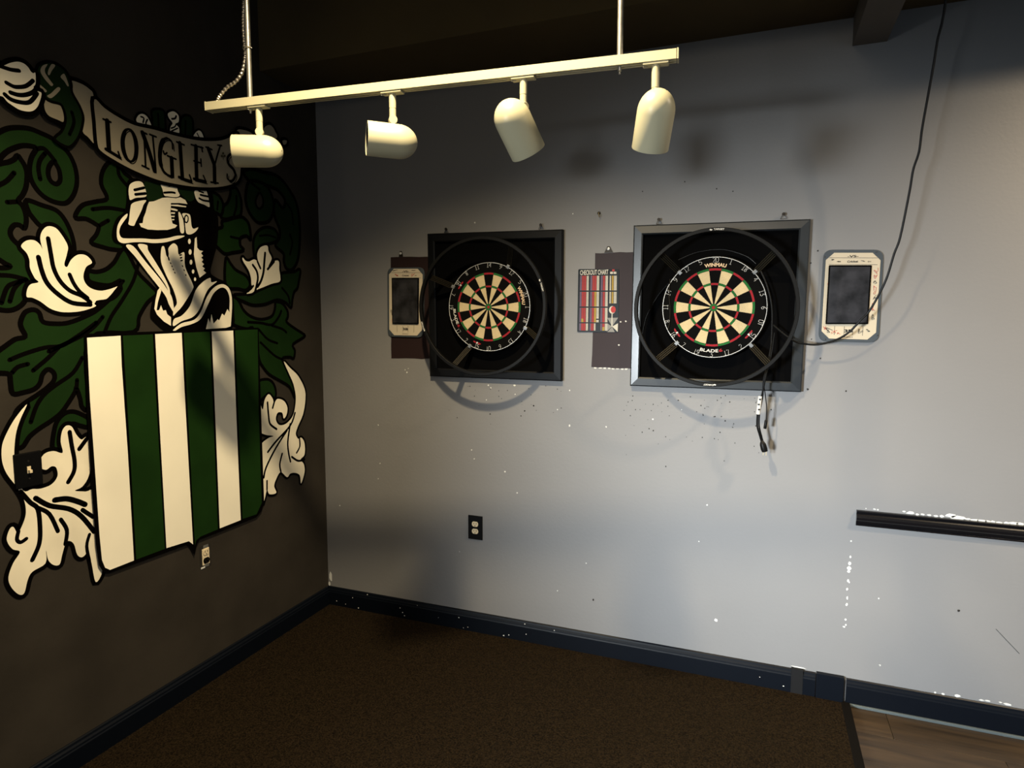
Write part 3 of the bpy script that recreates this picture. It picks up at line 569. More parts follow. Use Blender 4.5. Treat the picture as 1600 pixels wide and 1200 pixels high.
# light switch over the white leaf
q = lq([(25,710),(59,704),(63,758),(31,764)], 0.006)
yc = sum(v.y for v in q)/4; zc = sum(v.z for v in q)/4; hy = 0.0365; hz = 0.060
sw = empty('light_switch', (0.0,yc,zc))
mb = MB(); mb.box((0.0,yc-hy-.008,zc-hz),(0.0075,yc+hy+.008,zc+hz)); mb.build('cover_plate','blkplate',sw,bevel=0.003)
mb = MB(); mb.box((0.006,yc-0.006,zc-0.012),(0.010,yc+0.006,zc+0.012)); mb.box((0.008,yc-0.0045,zc-0.010),(0.020,yc+0.0045,zc+0.001)); mb.build('toggle','ivory',sw,bevel=0.001)
for s_ in (-1,1):
    mb = MB(); mb.lathe([(0.0075,0.0),(0.0075,0.0035),(0.0088,0.003),(0.0088,0)], (0,yc,zc+s_*0.03), (1,0,0), 10); mb.build('screw','nail',sw)
tag(sw, 'black toggle switch plate with ivory lever on the white mural leaf', 'light switch')
def receptacle(mb, c, ax_u, ax_n, h, w_, mi_face=0, mi_hole=1):
    up = Vector((0,0,1)); n_ = 14
    lp = []
    for k in range(n_):
        th = 2*math.pi*k/n_; x = math.cos(th)*w_*0.5*1.08; z = max(-h*0.40, min(h*0.40, math.sin(th)*h*0.5))
        lp.append(c+ax_u*x+up*z)
    mb.prism(lp, ax_n*0.003, mi_face)
    for dx in (-0.22, 0.22):
        a = c+ax_u*(dx*w_)+ax_n*0.0031+up*(h*0.10)
        mb.prism([a-ax_u*0.0013-up*0.0045, a+ax_u*0.0013-up*0.0045, a+ax_u*0.0013+up*0.0045, a-ax_u*0.0013+up*0.0045], ax_n*0.0003, mi_hole)
    a = c-up*(h*0.24)+ax_n*0.0031
    mb.prism([a+ax_u*0.0028*math.cos(k*math.pi/4)+up*0.0028*math.sin(k*math.pi/4) for k in range(8)], ax_n*0.0003, mi_hole)
# wall outlet on grey wall
c = (BW(731.5,806,-0.005)+BW(753.5,843,-0.005))/2
wd = BW(753.7,825,-0.005).x-BW(731.7,825,-0.005).x; ht = BW(742.5,806.5,-0.005).z-BW(742.5,843.5,-0.005).z
ot = empty('wall_outlet', (c.x,0,c.z))
MB().box((c.x-wd/2,-0.006,c.z-ht/2),(c.x+wd/2,0,c.z+ht/2)).build('cover_plate','blkplate',ot,bevel=0.002)
for s_ in (1,-1):
    mb = MB(); receptacle(mb, Vector((c.x,-0.005,c.z+s_*0.0195)), Vector((1,0,0)), Vector((0,-1,0)), 0.034, 0.034); mb.build('receptacle',('ivory','dark'),ot)
mb = MB(); mb.lathe([(0.005,0.0),(0.0065,0.003),(0.007,0)], (c.x,0,c.z), (0,-1,0), 10); mb.build('screw','nail',ot)
tag(ot, 'duplex outlet with black cover plate low on the grey wall', 'outlet')
# uncovered outlet under the shield
q = lq([(313,857),(329,851),(330.5,881),(313.5,886)], 0.004)
yc = sum(v.y for v in q)/4; zc = sum(v.z for v in q)/4; hz = 0.052; hy = 0.031
o2 = empty('wall_outlet', (0,yc,zc))
MB().box((0,yc-hy,zc-hz),(0.0012,yc+hy,zc+hz)).build('wall_box','dark',o2)
MB().box((0.0012,yc-0.010,zc-hz*0.98),(0.0025,yc+0.018,zc+hz*0.98)).build('mounting_strap','steel',o2)
MB().box((0.0012,yc-0.020,zc-0.040),(0.006,yc+0.020,zc+0.036)).build('receptacle_body','ivory',o2,bevel=0.003)
for s_, m_ in ((1,('ivory','dark')),(-1,('mblack','dark'))):
    mb = MB(); receptacle(mb, Vector((0.006,yc,zc+s_*0.0195)), Vector((0,1,0)), Vector((1,0,0)), 0.032, 0.031); mb.build('receptacle',m_,o2)
mb = MB(); mb.box((0.001,yc-0.028,zc-hz*1.02),(0.003,yc-0.006,zc-hz*0.88)); mb.build('plaster_bit','chip',o2)
tag(o2, 'uncovered ivory outlet with scorched lower socket below the striped shield', 'outlet')

# ------------------------------------------------------------------ dartboard surrounds
def surround(TL, TR, BR, BL, yf, fm):
    P = [BW(*p, yf) for p in (TL,TR,BR,BL)]
    cx = sum(p.x for p in P)/4; cz = sum(p.z for p in P)/4
    o = empty('dartboard_surround', (cx,0,cz))
    cen = Vector((cx,0,cz)); wd = 0.043
    base = [Vector((p.x,0,p.z)) for p in P]
    for i in range(4):
        a, b_ = base[i], base[(i+1)%4]; ia, ib = a+(cen-a)*(wd/ (abs(cx-a.x))), b_+(cen-b_)*(wd/(abs(cx-b_.x)))
        def Y(v, y): return Vector((v.x, y, v.z))
        oa, ob = a, b_
        m1a, m1b = a.lerp(ia,0.12), b_.lerp(ib,0.12); m2a, m2b = a.lerp(ia,0.86), b_.lerp(ib,0.86)
        A = [Y(oa,-0.002),Y(oa,yf+0.006),Y(m1a,yf+0.0018),Y(m2a,yf-0.0014),Y(ia,yf+0.003),Y(ia,-0.002)]
        B = [Y(ob,-0.002),Y(ob,yf+0.006),Y(m1b,yf+0.0018),Y(m2b,yf-0.0014),Y(ib,yf+0.003),Y(ib,-0.002)]
        mb = MB(); n_ = len(A)
        mb.add(A+B, [(k, (k+1)%n_, n_+(k+1)%n_, n_+k) for k in range(n_)] + [tuple(range(n_)), tuple(range(2*n_-1,n_-1,-1))])
        mb.build('frame_rail',fm,o)
    ins = [p+(cen-p)*((wd-0.004)/abs(cx-p.x)) for p in base]
    mb = MB(); mb.prism([Vector((p.x,-0.003,p.z)) for p in ins], (0,-0.010,0)); mb.build('backing_panel','felt',o)
    return o, base
def hanger(par, px, py, pxn, pyn):
    a = BW(px,py,-0.012); n_ = BW(pxn,pyn,-0.012)
    mb = MB(); mb.tube([a+Vector((-0.013,0,0)), n_+Vector((-0.002,0,0.001)), n_+Vector((0.002,0,0.001)), a+Vector((0.013,0,0)), a+Vector((-0.013,0,0))], 0.0014, 5)
    mb.build('wire_hanger','wiredk',par)
def nail(px, py, label):
    c = BW(px,py,-0.014); o = MB().lathe([(-0.004,0),(-0.004,0.0072),(-0.001,0.0072),(0.0,0.002),(0.014,0.002),(0.014,0)], c, (0,1,0), 10).build('nail','nail')
    tag(o, label, 'nail')
sR, _ = surround((990,352),(1267,342),(1252,613),(984,603), -0.030, 'frame')
tag(sR, 'square dartboard surround with a worn grey blue frame and black panel', 'dartboard surround')
sL, _ = surround((667,365),(879,358),(877,596),(671,588), -0.030, 'frameblk')
tag(sL, 'square dartboard surround with an all black frame beside the plain scoreboard', 'dartboard surround')
hanger(sR,1030,350,1029.5,343.5); nail(1029.5,343,'dark nail head above the grey blue frame, over its plum paint patch side')
hanger(sR,1224.5,342,1224.5,335); nail(1224.5,334.5,'dark nail head above the grey blue frame, over its cord side')
hanger(sL,697.5,363.5,697,358); nail(697,358,'dark nail head above the all black frame, on its mural side')
hanger(sL,845.5,358,845,352); nail(845,351.5,'dark nail head above the all black frame, on its chart side')

# ------------------------------------------------------------------ dartboards
ORDER = [20,1,18,4,13,6,10,15,2,17,3,19,7,16,8,11,14,9,12,5]
DIG = {'0':[[(0,.15),(0,.85),(.25,1),(.5,.85),(.5,.15),(.25,0),(0,.15)]],'1':[[(.25,0),(.25,1)],[(.05,0),(.45,0)]],
 '2':[[(0,.8),(.2,1),(.45,.9),(.45,.65),(0,0),(.5,0)]],'3':[[(0,1),(.5,1),(.2,.6),(.45,.5),(.5,.2),(.25,0),(0,.1)]],
 '4':[[(.4,0),(.4,1),(0,.35),(.55,.35)]],'5':[[(.5,1),(.05,1),(.02,.55),(.3,.6),(.5,.35),(.35,.05),(0,.05)]],
 '6':[[(.45,1),(.1,.7),(0,.3),(.2,0),(.45,.12),(.45,.42),(.2,.52),(.02,.35)]],'7':[[(0,1),(.5,1),(.2,0)]],
 '8':[[(.25,.52),(.02,.75),(.25,1),(.48,.75),(.25,.52),(0,.25),(.25,0),(.5,.25),(.25,.52)]],'9':[[(.05,0),(.4,.3),(.5,.7),(.3,1),(.05,.88),(.05,.58),(.3,.48),(.48,.65)]]}
def ring_sector(r0, r1, th, y0, y1, seg):
    vs = []; fs = []
    for k in range(seg+1):
        a = -th/2+th*k/seg
        for rr in (r0, r1):
            for y in (y0, y1): vs.append((rr*math.sin(a), y, rr*math.cos(a)))
    for k in range(seg):
        i = k*4; j = i+4
        fs += [(i+1,j+1,j+3,i+3),(i,i+2,j+2,j),(i,j,j+1,i+1),(i+2,i+3,j+3,j+2)]
    fs += [(0,1,3,2),(seg*4,seg*4+2,seg*4+3,seg*4+1)]
    me = bpy.data.meshes.new('bed_segment'); me.from_pydata(vs,[],fs)
    bm = bmesh.new(); bm.from_mesh(me); bmesh.ops.recalc_face_normals(bm, faces=bm.faces); bm.to_mesh(me); bm.free(); return me
YF = -0.0595
SEGM = {}
th = 2*math.pi/20
for nm,(r0,r1,cs) in {'single_in':(0.0165,0.0975,('bedblk','bedcream')),'triple':(0.0982,0.1068,('bedred','bedgrn')),'single_out':(0.1075,0.1605,('bedblk','bedcream')),'double':(0.1612,0.1702,('bedred','bedgrn'))}.items():
    for e in (0,1):
        me = ring_sector(r0,r1,th*0.985,-0.003,0.0,4); me.materials.append(MT[cs[e]]); SEGM[nm,e] = me
def arc_text(txt, r, w_, h_, bottom, y, bold=0.01, a0=0.0, shear=0.0):
    vs, fs = text_fit(txt, w_, h_, bold, shear); out = []
    for x, z in vs:
        if bottom: a = math.pi-(x/r)+a0; rr = r-z
        else: a = x/r+a0; rr = r+z
        out.append((rr*math.sin(a), y, rr*math.cos(a)))
    return out, fs
def dartboard(cx, cz, rot, label):
    o = empty('dartboard', (cx, -0.058, cz))
    def turn(vs): 
        c_, s_ = math.cos(rot), math.sin(rot)
        return [Vector((cx+v[0]*c_+v[2]*s_, v[1], cz-v[0]*s_+v[2]*c_)) for v in vs]
    mb = MB(); mb.lathe([(0,0),(0,0.2235),(0.002,0.2255),(0.043,0.2255),(0.043,0.0)], (cx,-0.058,cz), (0,1,0), 72); mb.build('board_disc','boardblk',o)
    for i in range(20):
        a = i*th+rot; e = i % 2
        for nm in ('single_in','triple','single_out','double'):
            s_ = bpy.data.objects.new('bed_segment', SEGM[nm,e]); COL.objects.link(s_); s_.parent = o
            s_.location = (0, 0.0, 0); s_.rotation_euler = (0, a, 0)
    mb = MB(); mb.lathe([(0,0.007),(0.003,0.0072),(0.003,0.0158),(0,0.016)], (cx,-0.058,cz), (0,-1,0), 28); mb.build('outer_bull','bedgrn',o)
    mb = MB(); mb.lathe([(0,0.0066),(0.0035,0.0066),(0.0035,0.0)], (cx,-0.058,cz), (0,-1,0), 20); mb.build('bullseye','bedred',o)
    mb = MB(); y = -0.0615
    for i in range(20):
        a = (i+0.5)*th
        mb.tube(turn([(0.0165*math.sin(a),y,0.0165*math.cos(a)),(0.1745*math.sin(a),y,0.1745*math.cos(a))]), 0.0005, 4)
    for rr in (0.0070,0.0162,0.0978,0.1071,0.1608,0.1706):
        mb.tube(turn([(rr*math.sin(2*math.pi*k/60),y,rr*math.cos(2*math.pi*k/60)) for k in range(60)]), 0.00045, 4, closed=True)
    mb.build('wire_spider','wiredk',o)
    nr = MB(); y = -0.0600
    nr.tube(turn([(0.2185*math.sin(2*math.pi*k/96),y,0.2185*math.cos(2*math.pi*k/96)) for k in range(96)]), 0.0014, 6, closed=True)
    nro = nr.build('number_ring','wire',o)
    H = 0.0205
    for i, nmb in enumerate(ORDER):
        a = i*th; flip = math.cos(a) < -0.1; mb = MB(); s_ = str(nmb); wtot = len(s_)*0.62-0.12
        for k, ch in enumerate(s_):
            for pl_ in DIG[ch]:
                pts = []
                for (u, v) in (crom(pl_, False, 3) if ch in '035689' else pl_):
                    x = (k*0.62+u-wtot/2)*H; z = (v-0.5)*H
                    if flip: x, z = -x, -z
                    rr = 0.2062+z; aa = a+x/0.2062
                    pts.append((rr*math.sin(aa), y, rr*math.cos(aa)))
                mb.tube(turn(pts), 0.0010, 4)
        mb.build('numeral','wire',nro)
    vs, fs = arc_text('WINMAU', 0.1855, 0.092, 0.0165, False, -0.0584, 0.035); mb = MB(); mb.add(turn(vs), fs); mb.build('top_lettering','logo',o)
    vs, fs = arc_text('BLADE', 0.190, 0.078, 0.0140, True, -0.0584, 0.020, a0=0.055, shear=0.0); mb = MB(); mb.add(turn(vs), fs); mb.build('bottom_lettering','logow',o)
    vs, fs = arc_text('6', 0.190, 0.0145, 0.0140, True, -0.0584, 0.025, a0=-0.205); mb = MB(); mb.add(turn(vs), fs); mb.build('bottom_lettering','logor',o)
    for a in (math.radians(127), math.radians(233)):
        mb = MB(); r_ = 0.190; s_ = 1 if a < math.pi else -1
        def L2(u, v, a=a): return ((r_+v)*math.sin(a+u/r_), -0.0584, (r_+v)*math.cos(a+u/r_))
        mb.add(turn([L2(-0.022,-0.002),L2(-0.006,-0.005),L2(-0.004,0.004),L2(-0.020,0.003)]), [(0,1,2,3)], 1)
        mb.add(turn([L2(-0.004,-0.004),L2(0.004,-0.006),L2(0.005,0.005),L2(-0.002,0.004)]), [(0,1,2,3)], 0)
        mb.add(turn([L2(0.006,-0.003),L2(0.020,-0.004),L2(0.024,0.0),L2(0.018,0.004),L2(0.006,0.003)]), [(0,1,2,3,4)], 1)
        mb.build('dart_emblem',('logow','logor'),o)
    tag(o, label, 'dartboard')
    return o
RC = (2.129, 1.730); LC = (1.0571, 1.7405)
dartboard(*RC, math.radians(0.9), 'dartboard with 20 at the top inside the grey blue frame')
dartboard(*LC, math.radians(72.6), 'dartboard turned so 14 is at the top inside the all black frame')

# ------------------------------------------------------------------ ring lights on arms
def ring_light(cx, cz, rot, label, extra=0.0):
    y0, y1 = -0.146, -0.166; o = empty('ring_light', (cx, -0.15, cz)); N = 96
    def pt(r_, a, y): return Vector((cx+r_*math.sin(a+rot), y, cz+r_*math.cos(a+rot)))
    mb = MB()
    prof = [(0.319,y0),(0.319,y1+0.002),(0.321,y1),(0.333,y1),(0.335,y1+0.002),(0.335,y0)]
    vs = []; fs = []; n_ = len(prof)
    for k in range(N):
        for r_, y in prof: vs.append(pt(r_, 2*math.pi*k/N, y))
    for k in range(N):
        j = (k+1)%N
        for q_ in range(n_): l = (q_+1)%n_; fs.append((k*n_+q_, j*n_+q_, j*n_+l, k*n_+l))
    mb.add(vs, fs); mb.build('ring_band','ring',o)
    for a in (math.radians(45),math.radians(135),math.radians(225),math.radians(315)):
        t = Vector((math.cos(a+rot),0,-math.sin(a+rot)))
        p0 = pt(0.226,a,-0.050); p1 = pt(0.330,a,-0.142)
        arm = None
        d = (p1-p0).normalized(); nrm = d.cross(t).normalized()
        def bar(mb, off, w_, th_, lift):
            c0 = p0+t*off+nrm*lift; c1 = p1+t*off+nrm*lift
            a_ = t*w_/2; b_ = nrm*th_/2
            mb.add([c0-a_-b_,c0+a_-b_,c0+a_+b_,c0-a_+b_,c1-a_-b_,c1+a_-b_,c1+a_+b_,c1-a_+b_], [(0,1,2,3),(4,7,6,5),(0,4,5,1),(1,5,6,2),(2,6,7,3),(3,7,4,0)])
        mb = MB(); bar(mb, 0, 0.026, 0.004, 0); arm = mb.build('arm','armd',o)
        mb = MB()
        for off in (-0.0115,-0.004,0.004,0.0115): bar(mb, off, 0.0028, 0.007, 0)
        mb.build('rib','arm',arm)
        mb = MB(); c0 = pt(0.221,a,-0.056); rq = Matrix.Rotation(a+rot,3,'Y')
        mb.box(c0-Vector((0.008,0.008,0.010)), c0+Vector((0.008,0.010,0.010)), rot=rq, piv=c0); mb.build('clip','clip',o,bevel=0.002)
    for a, bt in ((0.0,False),(math.pi,True)):
        vs, fs = text_fit('TARGET', 0.042, 0.0075, 0.03); mb = MB(); out = []
        for x, z in vs:
            if bt: aa = a-(x+0.004)/0.327 if False else a+(x+0.004)/0.327; rr = 0.327+z
            else: aa = a+(x+0.008)/0.327; rr = 0.327+z
            out.append(pt(rr, aa, y1-0.0004))
        mb.add(out, fs)
        aa = a-0.075+ (0.012 if bt else 0.0)
        em = [pt(0.327+0.0045*math.cos(k*math.pi/4), aa+0.0060*math.sin(k*math.pi/4)/0.327, y1-0.0004) for k in range(2,8)]
        mb.add(em, [tuple(range(len(em)))])
        mb.build('brand_lettering','logow',o)
    tag(o, label, 'ring light')
    return o
ring_light(RC[0]+0.006, RC[1]-0.004, math.radians(1.0), 'black ring light on four arms standing off the worn grey blue framed surround')
ring_light(LC[0], LC[1], math.radians(73), 'black ring light on four arms standing off the all black surround by the maroon patch')

# ------------------------------------------------------------------ scoreboards
def plate_loop(TL, TR, BR, BL, r, y, chamfer=False):
    P = [BW(*p, y) for p in (TL,TR,BR,BL)]; out = []
    for i in range(4):
        p, a, b_ = P[i], P[i-1], P[(i+1)%4]
        da = (a-p).normalized()*r; db = (b_-p).normalized()*r
        if chamfer: out += [p+da, p+db]
        else:
            for k in range(6):
                t = k/5; out.append((p+da)*(1-t)**2 + p*2*t*(1-t) + (p+db)*t*t)
    return out
def scoreboard(pl_, cr_, dk_, label, handwriting, seed, smudge='smudge'):
    y = -0.009
    P = [BW(*p,0) for p in pl_]; c = sum(P, Vector())/4; o = empty('scoreboard', (c.x,0,c.z))
    mb = MB(); lp = [Vector((p.x,0,p.z)) for p in plate_loop(*pl_, 0.036, y)]; mb.prism(lp,(0,y,0)); mb.build('backing_plate','plate',o,bevel=0.0015)
    lp = [Vector((p.x,y,p.z)) for p in plate_loop(*cr_, 0.030, y, True)]; mb = MB(); mb.prism(lp,(0,-0.0012,0)); face = mb.build('cream_face','scream',o)
    lp = [Vector((p.x,y-0.0012,p.z)) for p in plate_loop(*dk_, 0.004, y)]; mb = MB(); mb.prism(lp,(0,-0.006,0)); mb.build('dark_panel','felt',o)
    C = [BW(*p, y) for p in dk_]; cc = sum(C, Vector())/4
    lp = [Vector((cc.x+(p.x-cc.x)*0.93, y-0.0072, cc.z+(p.z-cc.z)*0.95)) for p in C]; mb = MB(); mb.prism(lp,(0,-0.0006,0)); mb.build('screen',smudge,o)
    TL, TR, BR, BL = [BW(*p, y) for p in cr_]
    def uv(u, v, yy=-0.0108): 
        a = TL.lerp(TR,u); b_ = BL.lerp(BR,u); q_ = a.lerp(b_,v); return Vector((q_.x,yy,q_.z))
    W_ = (TR-TL).length; H_ = (TL-BL).length
    def put(mb, txt, u, v, w_, h_, bold=0.02):
        vs, fs = text_fit(txt, w_, h_, bold); q_ = uv(u,v); mb = MB(); mb.add([q_+Vector((x,0,z)) for x,z in vs], fs); mb.build('lettering','scribk',face)
    mb = MB()
    put(mb,'-VS-',0.5,0.040,W_*0.20,H_*0.026,0.03); put(mb,'Cricket',0.5,0.100,W_*0.20,H_*0.024,0.03); put(mb,'01',0.25,0.102,W_*0.055,H_*0.014,0.02); put(mb,'01',0.80,0.100,W_*0.055,H_*0.014,0.02)
    put(mb,'3B',0.50,0.905,W_*0.16,H_*0.036,0.04); put(mb,'Bullseye',0.50,0.978,W_*0.17,H_*0.014,0.01)
    for v in (0.058,0.135): MB().tube([uv(0.06,v), uv(0.95,v)], 0.0006, 4).build('ruled_line','scribk',face)
    for u in (0.24,0.42,0.58,0.76): MB().tube([uv(u,0.85), uv(u,0.955)], 0.0006, 4).build('ruled_line','scribk',face)
    rr = random.Random(seed); mbr = MB(); mbk = MB()
    def scrib(mb, u, v, n_, su, sv, w_=0.0007):
        pts = [(u+rr.uniform(-su,su), v+rr.uniform(-sv,sv)) for _ in range(n_)]
        mb.tube([uv(*p_, -0.0112) for p_ in crom(pts,False,4)], w_, 4)
    for (u,v,n_,su,sv,col_) in handwriting: scrib(mbr if col_ == 'r' else mbk, u, v, n_, su, sv)
    if mbr.v: mbr.build('handwriting','scribr',face)
    if mbk.v: mbk.build('handwriting','scribk',face)
    for p_ in plate_loop(*pl_, 0.022, y, True)[::2][:4]:
        q_ = Vector((p_.x,0,p_.z)); q_ = q_+(Vector((c.x,0,c.z))-q_)*0.05
        mb = MB(); mb.lathe([(0.009,0.003),(0.0105,0.0028),(0.011,0)], q_, (0,-1,0), 8); mb.build('screw','wiredk',o)
    tag(o, label, 'scoreboard'); return o
scoreboard([(1287,390),(1381.5,390),(1373,535.5),(1278.5,533.5)], [(1291,395),(1376.5,395),(1368,531),(1283,528.5)], [(1295,414.6),(1361.8,414.6),(1356,506.6),(1289.6,506.6)],
   'cream scoreboard with smudged dark screen and red scribbles under the hanging cord', [(0.93,0.2,6,0.04,0.04,'r'),(0.94,0.27,6,0.04,0.03,'r'),(0.93,0.33,5,0.03,0.02,'k'),(0.93,0.42,7,0.03,0.05,'r'),(0.94,0.52,6,0.03,0.04,'k'),(0.93,0.62,7,0.03,0.05,'r'),(0.94,0.72,6,0.03,0.05,'k'),(0.13,0.9,8,0.08,0.03,'k'),(0.25,0.92,6,0.06,0.025,'r'),(0.33,0.93,5,0.04,0.02,'r'),(0.7,0.9,7,0.06,0.03,'k'),(0.86,0.89,6,0.05,0.02,'k'),(0.13,0.075,5,0.05,0.012,'k'),(0.70,0.085,6,0.05,0.02,'k'),(0.22,0.095,4,0.05,0.01,'k'),(0.07,0.3,5,0.02,0.1,'r'),(0.07,0.88,7,0.05,0.03,'r')], 5)
scoreboard([(605,418.5),(663,417.5),(661.5,527.5),(605.5,526)], [(608,420),(660.5,420),(659.5,524.5),(608.5,523.5)], [(613,434.6),(655,434.2),(654.5,506.5),(614,506)],
   'cream scoreboard with clean dark screen partly behind the all black frame', [(0.2,0.025,4,0.08,0.01,'k'),(0.75,0.025,4,0.08,0.01,'k'),(0.25,0.09,6,0.09,0.02,'r'),(0.72,0.095,7,0.07,0.03,'r'),(0.08,0.66,6,0.03,0.05,'k'),(0.08,0.78,4,0.02,0.04,'r')], 9)

# ------------------------------------------------------------------ checkout chart
def chart():
    y = -0.004
    q = [(903.5,420.5),(967.5,420.2),(966.3,519.2),(901.7,518.8)]
    TL, TR, BR, BL = [BW(*p, y) for p in q]; c = (TL+TR+BR+BL)/4; o = empty('checkout_chart', (c.x,0,c.z))
    mb = MB(); mb.prism([Vector((p.x,-0.0012,p.z)) for p in plate_loop(*q, 0.008, y)], (0,-0.0028,0)); mb.build('chart_board','chartbk',o)
    def uv(zx, zy, yy=-0.0043):
        u = (zx-75)/640.0; v = (zy-155)/985.0
        a = TL.lerp(TR,u).lerp(BL.lerp(BR,u), v); return Vector((a.x,yy,a.z))
    W_ = (TR-TL).length; H_ = (TL-BL).length
    vs, fs = text_fit('CHECKOUT CHART', W_*0.69, H_*0.078, 0.02); mb = MB(); q0 = uv(327,206); mb.add([q0+Vector((x,0,z)) for x,z in vs], fs); mb.build('title_lettering','chartw',o)
    MTS = ('chartp','chartr','charty','chartw')
    colx = [(108,245),(272,410),(438,545),(572,680)]
    lay = {0:[(0,.2,0),(.22,.46,1),(.48,.72,1),(.76,1,3)], 1:[(0,.2,0),(.22,.46,1),(.48,.70,1),(.73,1,3)], 2:[(0,.22,0),(.28,.60,1),(.64,1,3)], 3:[(0,.2,3),(.30,.55,2),(.60,1,3)]}
    blocks = [(260,490,12),(510,740,12),(760,988,12),(1005,1118,6)]
    for ci in range(4):
        for bi,(z0,z1,nr) in enumerate(blocks):
            if ci == 3 and bi > 1: continue
            if ci == 3 and bi == 1: z1, nr = 692, 10
            mb = MB(); xa, xb = colx[ci]
            if ci == 1 and bi == 3: xb = 362
            for r_ in range(nr):
                za = z0+(z1-z0)*r_/nr; zc_ = za+(z1-z0)/nr*0.74
                for (u0,u1,mi) in lay[ci]:
                    if ci == 1 and bi in (1,2) and mi == 1 and u0 > .3: mi = 2
                    if ci == 1 and bi == 2 and r_ == 9 and mi == 3: continue
                    if ci == 0 and bi == 2 and r_ >= 9 and .2 < u0 < .4: mi = 2
                    if ci == 2 and bi == 3 and r_ >= 3 and mi == 1: mi = 2
                    a_ = xa+(xb-xa)*u0; b_ = xa+(xb-xa)*u1
                    mb.add([uv(a_,zc_),uv(b_,zc_),uv(b_,za),uv(a_,za)], [(0,1,2,3)], mi)
            mb.build('score_table',MTS,o)
    mb = MB(); mb.add([uv(578,198),uv(620,198),uv(620,232),uv(578,232)],[(0,1,2,3)],0); mb.add([uv(630,198),uv(672,198),uv(672,232),uv(630,232)],[(0,1,2,3)],0); mb.add([uv(608,162),uv(645,162),uv(645,190),uv(608,190)],[(0,1,2,3)],1)
    mb.build('key_print',('chartw','chartr'),o)
    mb = MB()
    mb.add([uv(540,915,-.0042),uv(708,912,-.0042),uv(618,1050,-.0042)],[(0,1,2)],2); mb.add([uv(540,1000,-.0042),uv(618,1050,-.0042),uv(535,1130,-.0042)],[(0,1,2)],2)
    mb.add([uv(706,1000,-.0042),uv(704,1135,-.0042),uv(618,1050,-.0042)],[(0,1,2)],0); mb.add([uv(545,1138,-.0042),uv(660,1138,-.0042),uv(618,1055,-.0042)],[(0,1,2)],2)
    mb.add([uv(608,850,-.0044),uv(622,850,-.0044),uv(624,1050,-.0044),uv(606,1050,-.0044)],[(0,1,2,3)],0)
    mb.add([uv(617+50*math.cos(k*math.pi/8),790-60*math.sin(k*math.pi/8),-.0046) for k in range(16)],[tuple(range(16))],0)
    mb.add([uv(632+38*math.cos(k*math.pi/8),785-52*math.sin(k*math.pi/8),-.0048) for k in range(16)],[tuple(range(16))],1)
    mb.build('dart_picture',('chartw','chartr','chartg'),o)
    tag(o, 'checkout chart with rows of red, yellow and white numbers over the plum paint patch', 'wall chart')
chart()

# ------------------------------------------------------------------ cords
def cord_pts(pl_): return crom([tuple(BW(px,py,y)) for px,py,y in pl_], False, 6)
cd_ = MB().tube(cord_pts([(1480,-60,-0.34),(1477.5,0,-0.30),(1472,35,-0.28),(1465,62,-0.26),(1459,100,-0.24),(1450,150,-0.22),(1441,200,-0.20),(1436,237,-0.19),(1427,265,-0.18),(1421,300,-0.17),(1406.7,370,-0.15),(1397,397,-0.14),(1386,433,-0.13),(1373.5,460,-0.12),(1357.6,487,-0.105),(1345,500,-0.10),(1329,517,-0.09),(1313,528,-0.085),(1294,535,-0.08),(1274,538.6,-0.075),(1250,536,-0.075),(1236,530,-0.072),(1222,520,-0.068),(1208,508,-0.066)]), 0.0042, 8).build('power_cord','cord')
tag(cd_, 'long black cord hanging down from the ceiling across the smudged scoreboard', 'cord')
cw = empty('plug_cord', BW(1193,640,-0.09))
MB().tube(cord_pts([(1189,424,-0.064),(1199,448,-0.066),(1206,480,-0.068),(1206,520,-0.07),(1203,556,-0.085),(1196,590,-0.10),(1190,620,-0.10),(1184.5,642,-0.095),(1183,664,-0.09),(1187,680,-0.085),(1191,693,-0.08)]), 0.0038, 8).build('cord','cord',cw)
MB().tube(cord_pts([(1206,533,-0.075),(1200,565,-0.09),(1193.5,592,-0.10),(1191.5,620,-0.096),(1187,644,-0.09),(1186,664,-0.085),(1190,682,-0.08),(1193,693,-0.078)]), 0.0032, 8).build('cord','cord',cw)
MB().tube(cord_pts([(1188,619,-0.0985),(1186.5,630,-0.098),(1184.5,647,-0.0945)]), [0.0085]*13, 8).build('warning_tag','tag',cw)
mb = MB(); 
for px,py in ((1187.5,624),(1185.5,632),(1186,640)):
    c = BW(px,py,-0.108); mb.box(c-Vector((0.004,0.0008,0.003)), c+Vector((0.004,0.0008,0.003)))
mb.build('tag_print','scribk',cw)
a = BW(1191,691,-0.08); b2 = BW(1195.5,707,-0.078)
dr = (b2-a).normalized()
MB().lathe([(-0.008,0.004),(0,0.009),(0.010,0.013),(0.030,0.014),(0.042,0.012),(0.042,0)], a, dr, 12).build('plug_body','cord',cw)
mb = MB()
for s_ in (-0.006,0.006):
    e = a+dr*0.040+Vector((s_,0,0)); mb.box(e-Vector((0.0012,0.003,0.018)), e+Vector((0.0012,0.003,0.004)))
mb.build('prong','brass',cw)
tag(cw, 'black three prong power cord with white warning tag hanging below the surround', 'cord')
ad = empty('adapter_lead', BW(1197,650,-0.08))
MB().tube(cord_pts([(1210,520,-0.072),(1204,560,-0.085),(1194,596,-0.095),(1196,618,-0.09),(1198,640,-0.085),(1197,658,-0.08)]), 0.0022, 6).build('lead','cord',ad)
MB().lathe([(-0.004,0.0025),(0.0,0.006),(0.034,0.0065),(0.036,0.005),(0.036,0)], BW(1197,657,-0.08), Vector((-0.1,0,-1)), 12).build('barrel_connector','cord',ad)
tag(ad, 'thin black lead ending in a round connector beside the tagged plug cord', 'cord')
